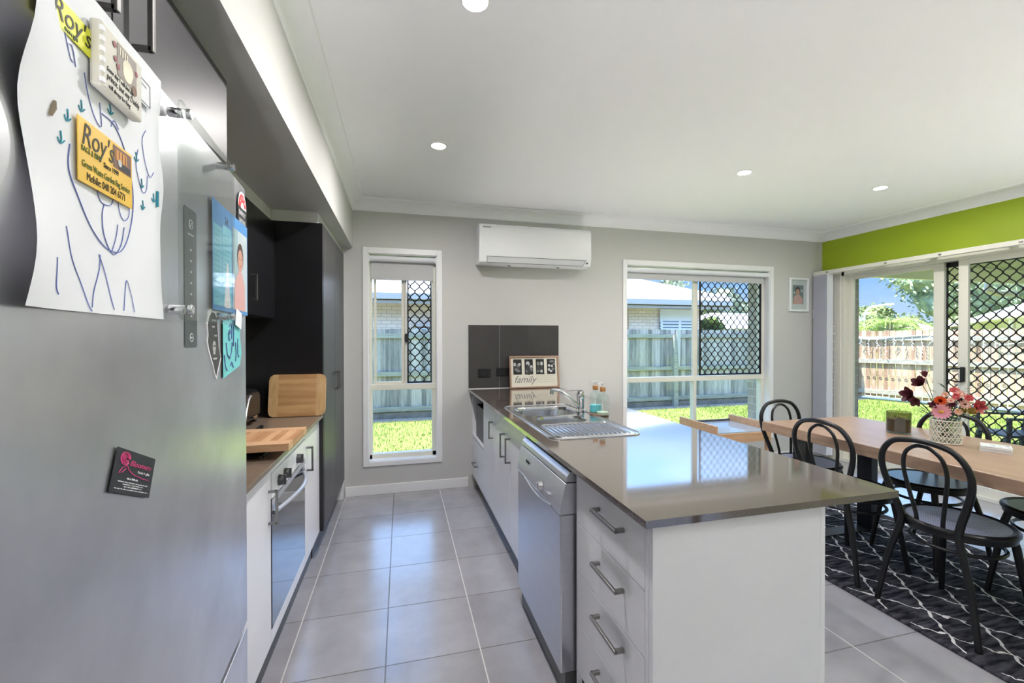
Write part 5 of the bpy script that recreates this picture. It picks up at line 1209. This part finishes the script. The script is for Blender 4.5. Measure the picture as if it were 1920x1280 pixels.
T('dense green shrub tree at the corner of the neighbouring house', 9.5, 11.6, 1.35, .62, 14, 240, .045, leafm('leaf shrub', (64,84,40), (120,136,70)), trunk=.05, squash=1.5)
T('small hazy tree top above the brick house roof', 10.6, 31, 4.6, 1.4, 10, 110, .12, L3)
def palm(x, y, h, label, n=16, L=1.5):
    t = thing('palm', label, 'palm', (x, y, GZ), group=None); b = MB(); b.tube([(x,y,GZ),(x+.05,y,h*.5),(x,y,h)], .1, 8); b.build('trunk', mat('bark', (128,116,102), .9), t, smooth=True)
    b = MB()
    for k in range(n):
        a = 2*pi*k/n+random.uniform(-.2,.2); d = Vector((cos(a), sin(a), 0)); lift_ = random.uniform(.25,.9); s = Vector((-d.y,d.x,0)); pts = []
        for j in range(22):
            t_ = j/21; q = Vector((x,y,h))+d*(L*t_)+Vector((0,0,lift_*L*.8*t_-L*.85*t_*t_)); pts.append(q)
            if j:
                ln_ = .42*sin(pi*min(1,t_*.9+.08))
                for sg in (1,-1):
                    e_ = q+s*sg*ln_+d*.16+Vector((0,0,-.12-random.uniform(0,.14))); b.add([q-d*.022, q+d*.022, e_], [(0,1,2)])
        b.tube(pts, .012, 4)
    b.build('fronds', L4, t, fixn=False)
palm(20.4, 15.8, 1.7, 'lime green palm furthest left above the tan fence'); palm(20.8, 14.2, 2.05, 'lime green palm in middle of the clump behind the tan fence'); palm(21.4, 13.3, 1.6, 'lime green palm on right of the clump behind the tan fence'); palm(19.2, 15.2, 1.0, 'low lime palm at the left edge of the glass door view', 12, 1.3)

# ---- neighbour house behind the grey fence
NB = brick_mat('pale neighbour brick', (252,234,222), (238,218,206), (196,188,184), sx=.24, sz=.086, axis='xy', mw=.014)
ROOF = mat('pale metal roof', (232,228,226), .5); GUT = mat('gutter grey', (206,196,188), .6); SOF = mat('house soffit', (176,172,170), .7)
nh = thing('brick_house', 'single storey pale brick house with white metal hip roof behind the grey fence', 'house', (2, 13, GZ))
b = MB(); b.box(-6, 3.9, 10.9, 17, GZ, 2.3); b.box(3.9, 6.2, 11.3, 17, GZ, 2.3); b.box(6.2, 8.5, 10.9, 17, GZ, 2.3); b.build('wall', NB, nh)
b = MB(); ex0, ex1, ey0, ey1 = -7, 9.05, 10.25, 17.6; ez = 2.42; ry = (ey0+ey1)/2; rz_ = ez+(ey1-ey0)/2*math.tan(R(21)); hw = (ey1-ey0)/2
b.add([(ex0,ey0,ez),(ex1,ey0,ez),(ex1,ey1,ez),(ex0,ey1,ez),(ex0+hw,ry,rz_),(ex1-hw,ry,rz_)], [(0,1,5,4),(1,2,5),(2,3,4,5),(3,0,4),(3,2,1,0)]); b.build('roof', ROOF, nh)
b = MB(); n = 90
for k in range(n):
    x = ex0+(ex1-ex0)*k/n; yt = min(ry, ey0+min(x-ex0, ex1-x)); 
    if yt > ey0+.2: b.bar((x, ey0, ez+.012), (x, yt, ez+.012+(yt-ey0)*math.tan(R(21))), .03, .02)
b.tube([(ex1,ey0,ez+.03),(ex1-hw,ry,rz_+.03),(ex0+hw,ry,rz_+.03),(ex0,ey0,ez+.03)], .07, 6); b.build('roof_ribs', mat('roof rib', (214,210,210), .5), nh)
b = MB(); b.box(ex0, ex1, ey0-.06, ey0+.02, ez-.15, ez); b.box(ex1-.02, ex1+.06, ey0, ey1, ez-.15, ez); b.build('gutter', GUT, nh, bevel=.01)
b = MB(); b.box(ex0+.02, ex1-.02, ey0+.02, ey1, ez-.17, ez-.151); b.box(ex0+.02, ex1-.02, ey0+.02, ey0+.05, ez-.24, ez-.15); b.build('soffit', SOF, nh)
SHUT = mat('white shutter', (236,240,246), .4)
for (x0_, x1_, yy) in ((4.2,5.7,11.29),(7.15,8.35,10.89)):
    b = MB(); b.box(x0_, x1_, yy-.03, yy, .9, 2.0); wf = b.build('window', mat('dim pane', (150,166,186), .2), nh)
    b = MB(); b.box(x0_, x1_, yy-.05, yy-.03, 1.86, 2.2)
    for xx in (x0_, (x0_+x1_)/2, x1_-.08): b.box(xx, xx+.08, yy-.07, yy-.03, .9, 1.86)
    z_ = .95
    while z_ < 1.86: b.bar((x0_, yy-.06, z_), (x1_, yy-.06, z_), .05, .045); z_ += .085
    b.build('shutter', SHUT, wf)
b = MB(); b.box(.34, .82, 10.72, 10.9, 1.15, 1.62); mb_ = b.build('meter_box', mat('meter box', (206,208,222), .4), nh); b = MB(); b.box(.50,.68,10.715,10.72,1.47,1.50); b.build('warning_strip', mat('warn red', (214,90,96), .5), mb_)
b = MB(); b.box(.30,.72,10.70,10.9,1.66,1.70); b.build('meter_hood', GUT, nh)
# white shed roof beyond
sh = thing('garden_shed', 'white metal shed roof beyond the shrub, right side of the wide window', 'shed', (14, 16, GZ))
b = MB(); b.box(12.2, 17.0, 14.5, 18.5, GZ, 1.75); b.build('wall', mat('shed wall', (196,194,190), .7), sh)
b = MB(); b.add([(12,14.3,1.75),(17.2,14.3,1.75),(17.2,18.7,1.75),(12,18.7,1.75),(13.4,16.5,2.5),(15.8,16.5,2.5)], [(0,1,5,4),(1,2,5),(2,3,4,5),(3,0,4),(3,2,1,0)]); b.build('roof', ROOF, sh)
# house with long white roof beyond the tan fence
h2 = thing('neighbour_house', 'cream house with a long pale grey roof rising behind the tan fence', 'house', (19, 7, GZ))
HD = Vector((.822,.569,0)); HN = Vector((.569,-.822,0)); HM = Matrix(((HD.x,HN.x,0,13.7),(HD.y,HN.y,0,6.5),(0,0,1,0),(0,0,0,1)))
b = MB(); b.box(.7, 19.5, .7, 7.3, GZ, 1.95); b.build('wall', mat('cream render', (214,208,190), .7), h2, HM)
b = MB(); b.add([(0,0,2.02),(20.3,0,2.02),(20.3,8,2.02),(0,8,2.02),(4,4,3.6),(16.3,4,3.6)], [(0,1,5,4),(1,2,5),(2,3,4,5),(3,0,4)]); b.build('roof', mat('grey white roof', (222,224,230), .5), h2, HM)
b = MB(); b.box(-.05, 20.35, -.06, .02, 1.90, 2.04); b.box(-.06, .02, .02, 8, 1.90, 2.04); b.build('gutter', GUT, h2, HM, bevel=.01)
b = MB(); b.box(.02, 20.3, .02, .7, 1.955, 1.985); b.build('soffit', mat('cream render', (214,208,190), .7), h2, HM)
for u_ in (1.4, 6.0): b = MB(); b.cyl((u_,.62,GZ), (u_,.62,1.95), .06, 10); b.build('downpipe', WHITE2, h2, HM, smooth=True)
rh = thing('distant_house', 'distant house with brownish hip roof just above the tan fence', 'house', (28.2, 17.7, GZ))
b = MB(); b.box(27.2, 29.2, 16.7, 18.7, GZ, 1.5); b.build('wall', mat('cream render', (214,208,190), .7), rh); b = MB(); b.add([(26.9,16.4,1.5),(29.5,16.4,1.5),(29.5,19.0,1.5),(26.9,19.0,1.5),(28.1,17.7,2.15),(28.3,17.7,2.15)], [(0,1,5,4),(1,2,5),(2,3,4,5),(3,0,4),(3,2,1,0)]); b.build('roof', mat('terracotta roof', (176,150,142), .7), rh)

# ---- own alfresco roof
al = sthing('trim_4', (7, 2, 2.2), 'cream patio roof with fascia beam outside the sliding door')
CRB = mat('cream beam', (232,228,206), .5)
b = MB(); b.box(5.0, 10.2, 4.74, 4.80, 2.25, 2.46); b.box(10.14, 10.2, -3, 4.74, 2.25, 2.46); b.build('fascia_beam', CRB, al)
b = MB(); b.box(5.0, 10.2, -3, 4.74, 2.463, 2.50); b.build('patio_ceiling', mat('patio ceiling', (160,158,152), .7), al)
b = MB(); b.box(4.9, 10.4, -3.1, 4.98, 2.505, 2.56); b.build('patio_roof', GUT, al)
b = MB(); b.box(10.02,10.12,4.62,4.72,GZ,2.25); b.box(10.02,10.12,.5,.6,GZ,2.25); b.build('post', CRB, al)
b = MB(); b.tube([(9.3,4.86,2.42),(9.3,4.9,2.15),(9.5,4.9,2.10),(10.0,4.9,2.10)], .045, 10); b.build('downpipe', GUT, al, smooth=True)
struct(box('trim_5', (-6, 5.3, YW+.292, 4.80, 2.44, 2.50), mat('eave lining', (226,224,214), .6)), 'eave above the windows')
struct(box('roof', (-6, XR+.36, -4.2, 4.90, HC+.12, HC+.2), GUT), 'house roof slab')
# outdoor chairs
def ochair(x, y, rz, label):
    t = thing('outdoor_chair', label, 'chair', (x, y, GZ), rz, group='dark slatted outdoor chairs on the patio'); Mx = rootM(t); PL = mat('outdoor plastic', (52,54,60), .5)
    b = MB(); b.box(-.24,.24,-.24,.24,.40,.43); b.build('seat', PL, t, Mx, bevel=.01)
    b = MB()
    for k in range(5): b.bar((-.25-.012*k-.02, -.21, .50+.085*k), (-.25-.012*k-.02, .21, .50+.085*k), .02, .065, up=(0,0,1))
    b.build('back_slats', PL, t, Mx)
    b = MB(); 
    for s in (-.23,.23): b.bar((-.24,s,.36),(-.33,s,.93), .05, .04, up=(0,1,0))
    b.bar((-.33,-.25,.93),(-.33,.25,.93),.05,.06); b.build('back_frame', PL, t, Mx, bevel=.008)
    for s in (-.25,.25):
        b = MB(); b.box(-.27,.24,s-.03,s+.03,.62,.645); b.box(.20,.24,s-.02,s+.02,.43,.62); b.build('armrest', PL, t, Mx, bevel=.006)
    for sx_ in (-.22,.22):
        for s in (-.22,.22): b = MB(); b.bar((sx_,s,.40),(sx_*1.15,s*1.08,0), .045, .045, up=(1,0,0)); b.build('leg', PL, t, Mx)
ochair(7.45, 3.65, R(150), 'dark slatted plastic chair on the patio, left of the two behind the security screen')
ochair(7.75, 2.65, R(200), 'dark slatted plastic chair on the patio at the right edge of the photo')

# ------------------------------------------------------------------ sun, sky, camera
sun = bpy.data.lights.new('sun', 'SUN'); sun.energy = SUN_E; sun.angle = R(1.2); sun.color = (1,.97,.91)
so_ = bpy.data.objects.new('sun', sun); C.objects.link(so_); sd = Vector((-.62, .25, 1.45)).normalized()   # towards the sun
so_.rotation_euler = sd.to_track_quat('Z', 'Y').to_euler(); so_.location = sd*30
w = bpy.data.worlds.new('sky'); sc.world = w; w.use_nodes = True; nt = w.node_tree; nt.nodes.clear()
o = node(nt, 'ShaderNodeOutputWorld'); bg = node(nt, 'ShaderNodeBackground'); bg.inputs[1].default_value = SKY_S
g = node(nt, 'ShaderNodeTexCoord'); s = node(nt, 'ShaderNodeSeparateXYZ'); nt.links.new(g.outputs['Generated'], s.inputs[0])
r = node(nt, 'ShaderNodeValToRGB'); r.color_ramp.elements[0].position = 0; r.color_ramp.elements[0].color = lin((206,222,244)); r.color_ramp.elements[1].position = .9; r.color_ramp.elements[1].color = lin((84,136,214))
e = r.color_ramp.elements.new(.10); e.color = lin((150,192,244)); e = r.color_ramp.elements.new(.3); e.color = lin((134,178,236)); nt.links.new(s.outputs[2], r.inputs[0])
mp = node(nt, 'ShaderNodeMapping'); mp.inputs['Scale'].default_value = (2.2,2.2,9); nt.links.new(g.outputs['Generated'], mp.inputs[0])
n = node(nt, 'ShaderNodeTexNoise'); n.inputs['Scale'].default_value = 1.6; n.inputs['Detail'].default_value = 6; nt.links.new(mp.outputs[0], n.inputs['Vector'])
r2_ = node(nt, 'ShaderNodeValToRGB'); r2_.color_ramp.elements[0].position = .5; r2_.color_ramp.elements[1].position = .85; r2_.color_ramp.elements[0].color = (0,0,0,1); r2_.color_ramp.elements[1].color = (.45,.45,.45,1); nt.links.new(n.outputs['Fac'], r2_.inputs[0])
mx = node(nt, 'ShaderNodeMixRGB'); nt.links.new(r2_.outputs[0], mx.inputs[0]); nt.links.new(r.outputs[0], mx.inputs[1]); mx.inputs[2].default_value = lin((236,240,250)); nt.links.new(mx.outputs[0], bg.inputs[0]); nt.links.new(bg.outputs[0], o.inputs[0])
mr = node(nt, 'ShaderNodeMapRange'); mr.interpolation_type = 'SMOOTHSTEP'; mr.inputs['From Min'].default_value = .14; mr.inputs['From Max'].default_value = .34; mr.inputs['To Min'].default_value = SKY_S; mr.inputs['To Max'].default_value = SKY_S*SKY_UP
nt.links.new(s.outputs[2], mr.inputs['Value']); nt.links.new(mr.outputs[0], bg.inputs[1])

# unseen fill lamps added to brighten the ceiling and room
def uplighter(x, y, label, e_=UPL):
    t = thing('fill_uplighter', label, 'lamp', (x, y, 0)); b = MB(); b.lathe([(0,.0005),(.13,.0005),(.13,.015),(.03,.03),(.03,.20),(.11,.33),(.115,.34),(.105,.338),(.03,.22),(0,.215)], x, y, 28); b.build('housing', BLKP, t, smooth=True)
    b = MB(); b.lathe([(0,.30),(.088,.30)], x, y, 28); b.build('diffuser', EM, t)
    l = bpy.data.lights.new('fill_uplighter_lamp', 'AREA'); l.shape = 'DISK'; l.size = .19; l.energy = e_; l.color = (.98,.95,1); l.spread = R(140)
    o = bpy.data.objects.new('lamp', l); C.objects.link(o); o.parent = t; o.location = (0,0,.345); o.rotation_euler = (R(180),0,0)
for x, y, l_, k_ in ((1.83,2.95,'on the floor between the peninsula and play table',.11),(4.3,.35,'at the right wall beyond the near end of dining table',.72),(1.9,-.5,'behind the camera in the living area',.07),(-.27,-.6,'behind the camera near the fridge',.7)): uplighter(x, y, 'unseen added fill uplighter '+l_, UPL*k_)
for i, (x, y) in enumerate(((1.2,.1),(2.9,.3),(3.9,1.0),(2.2,-2.2),(.2,-2.3),(4.0,-2.3))): downlight(x, y, 'added unseen ceiling downlight in the living area behind the camera, '+('first','second','third','fourth','fifth','sixth')[i]+' from kitchen', PW*(.7 if x > 2.5 and y > 0 else .3))  # extra downlights out of view, added as interior fill

cam = bpy.data.cameras.new('camera'); co = bpy.data.objects.new('camera', cam); C.objects.link(co); sc.camera = co
cam.sensor_width = 36; cam.lens = 807.5372/1920*36; cam.clip_start = .01; cam.clip_end = 300
yaw, pitch, roll = .25199, -.00742, -.00116
f = Vector((sin(yaw), cos(yaw), 0)); rgt = Vector((cos(yaw), -sin(yaw), 0)); upv = Vector((0,0,1))
f, upv = f*cos(pitch)+upv*sin(pitch), upv*cos(pitch)-f*sin(pitch); rgt, upv = rgt*cos(roll)+upv*sin(roll), upv*cos(roll)-rgt*sin(roll)
co.matrix_world = Matrix(((rgt.x,upv.x,-f.x,0),(rgt.y,upv.y,-f.y,0),(rgt.z,upv.z,-f.z,1.37),(0,0,0,1)))
sc.view_settings.view_transform = 'Standard'; sc.view_settings.look = 'None'; sc.view_settings.gamma = 1; sc.view_settings.use_curve_mapping = False
sc.view_settings.exposure = EXPO
sc.cycles.max_bounces = 12; sc.cycles.diffuse_bounces = 6; sc.cycles.glossy_bounces = 5; sc.cycles.transparent_max_bounces = 24; sc.cycles.sample_clamp_indirect = 8; sc.cycles.caustics_reflective = False; sc.cycles.caustics_refractive = False
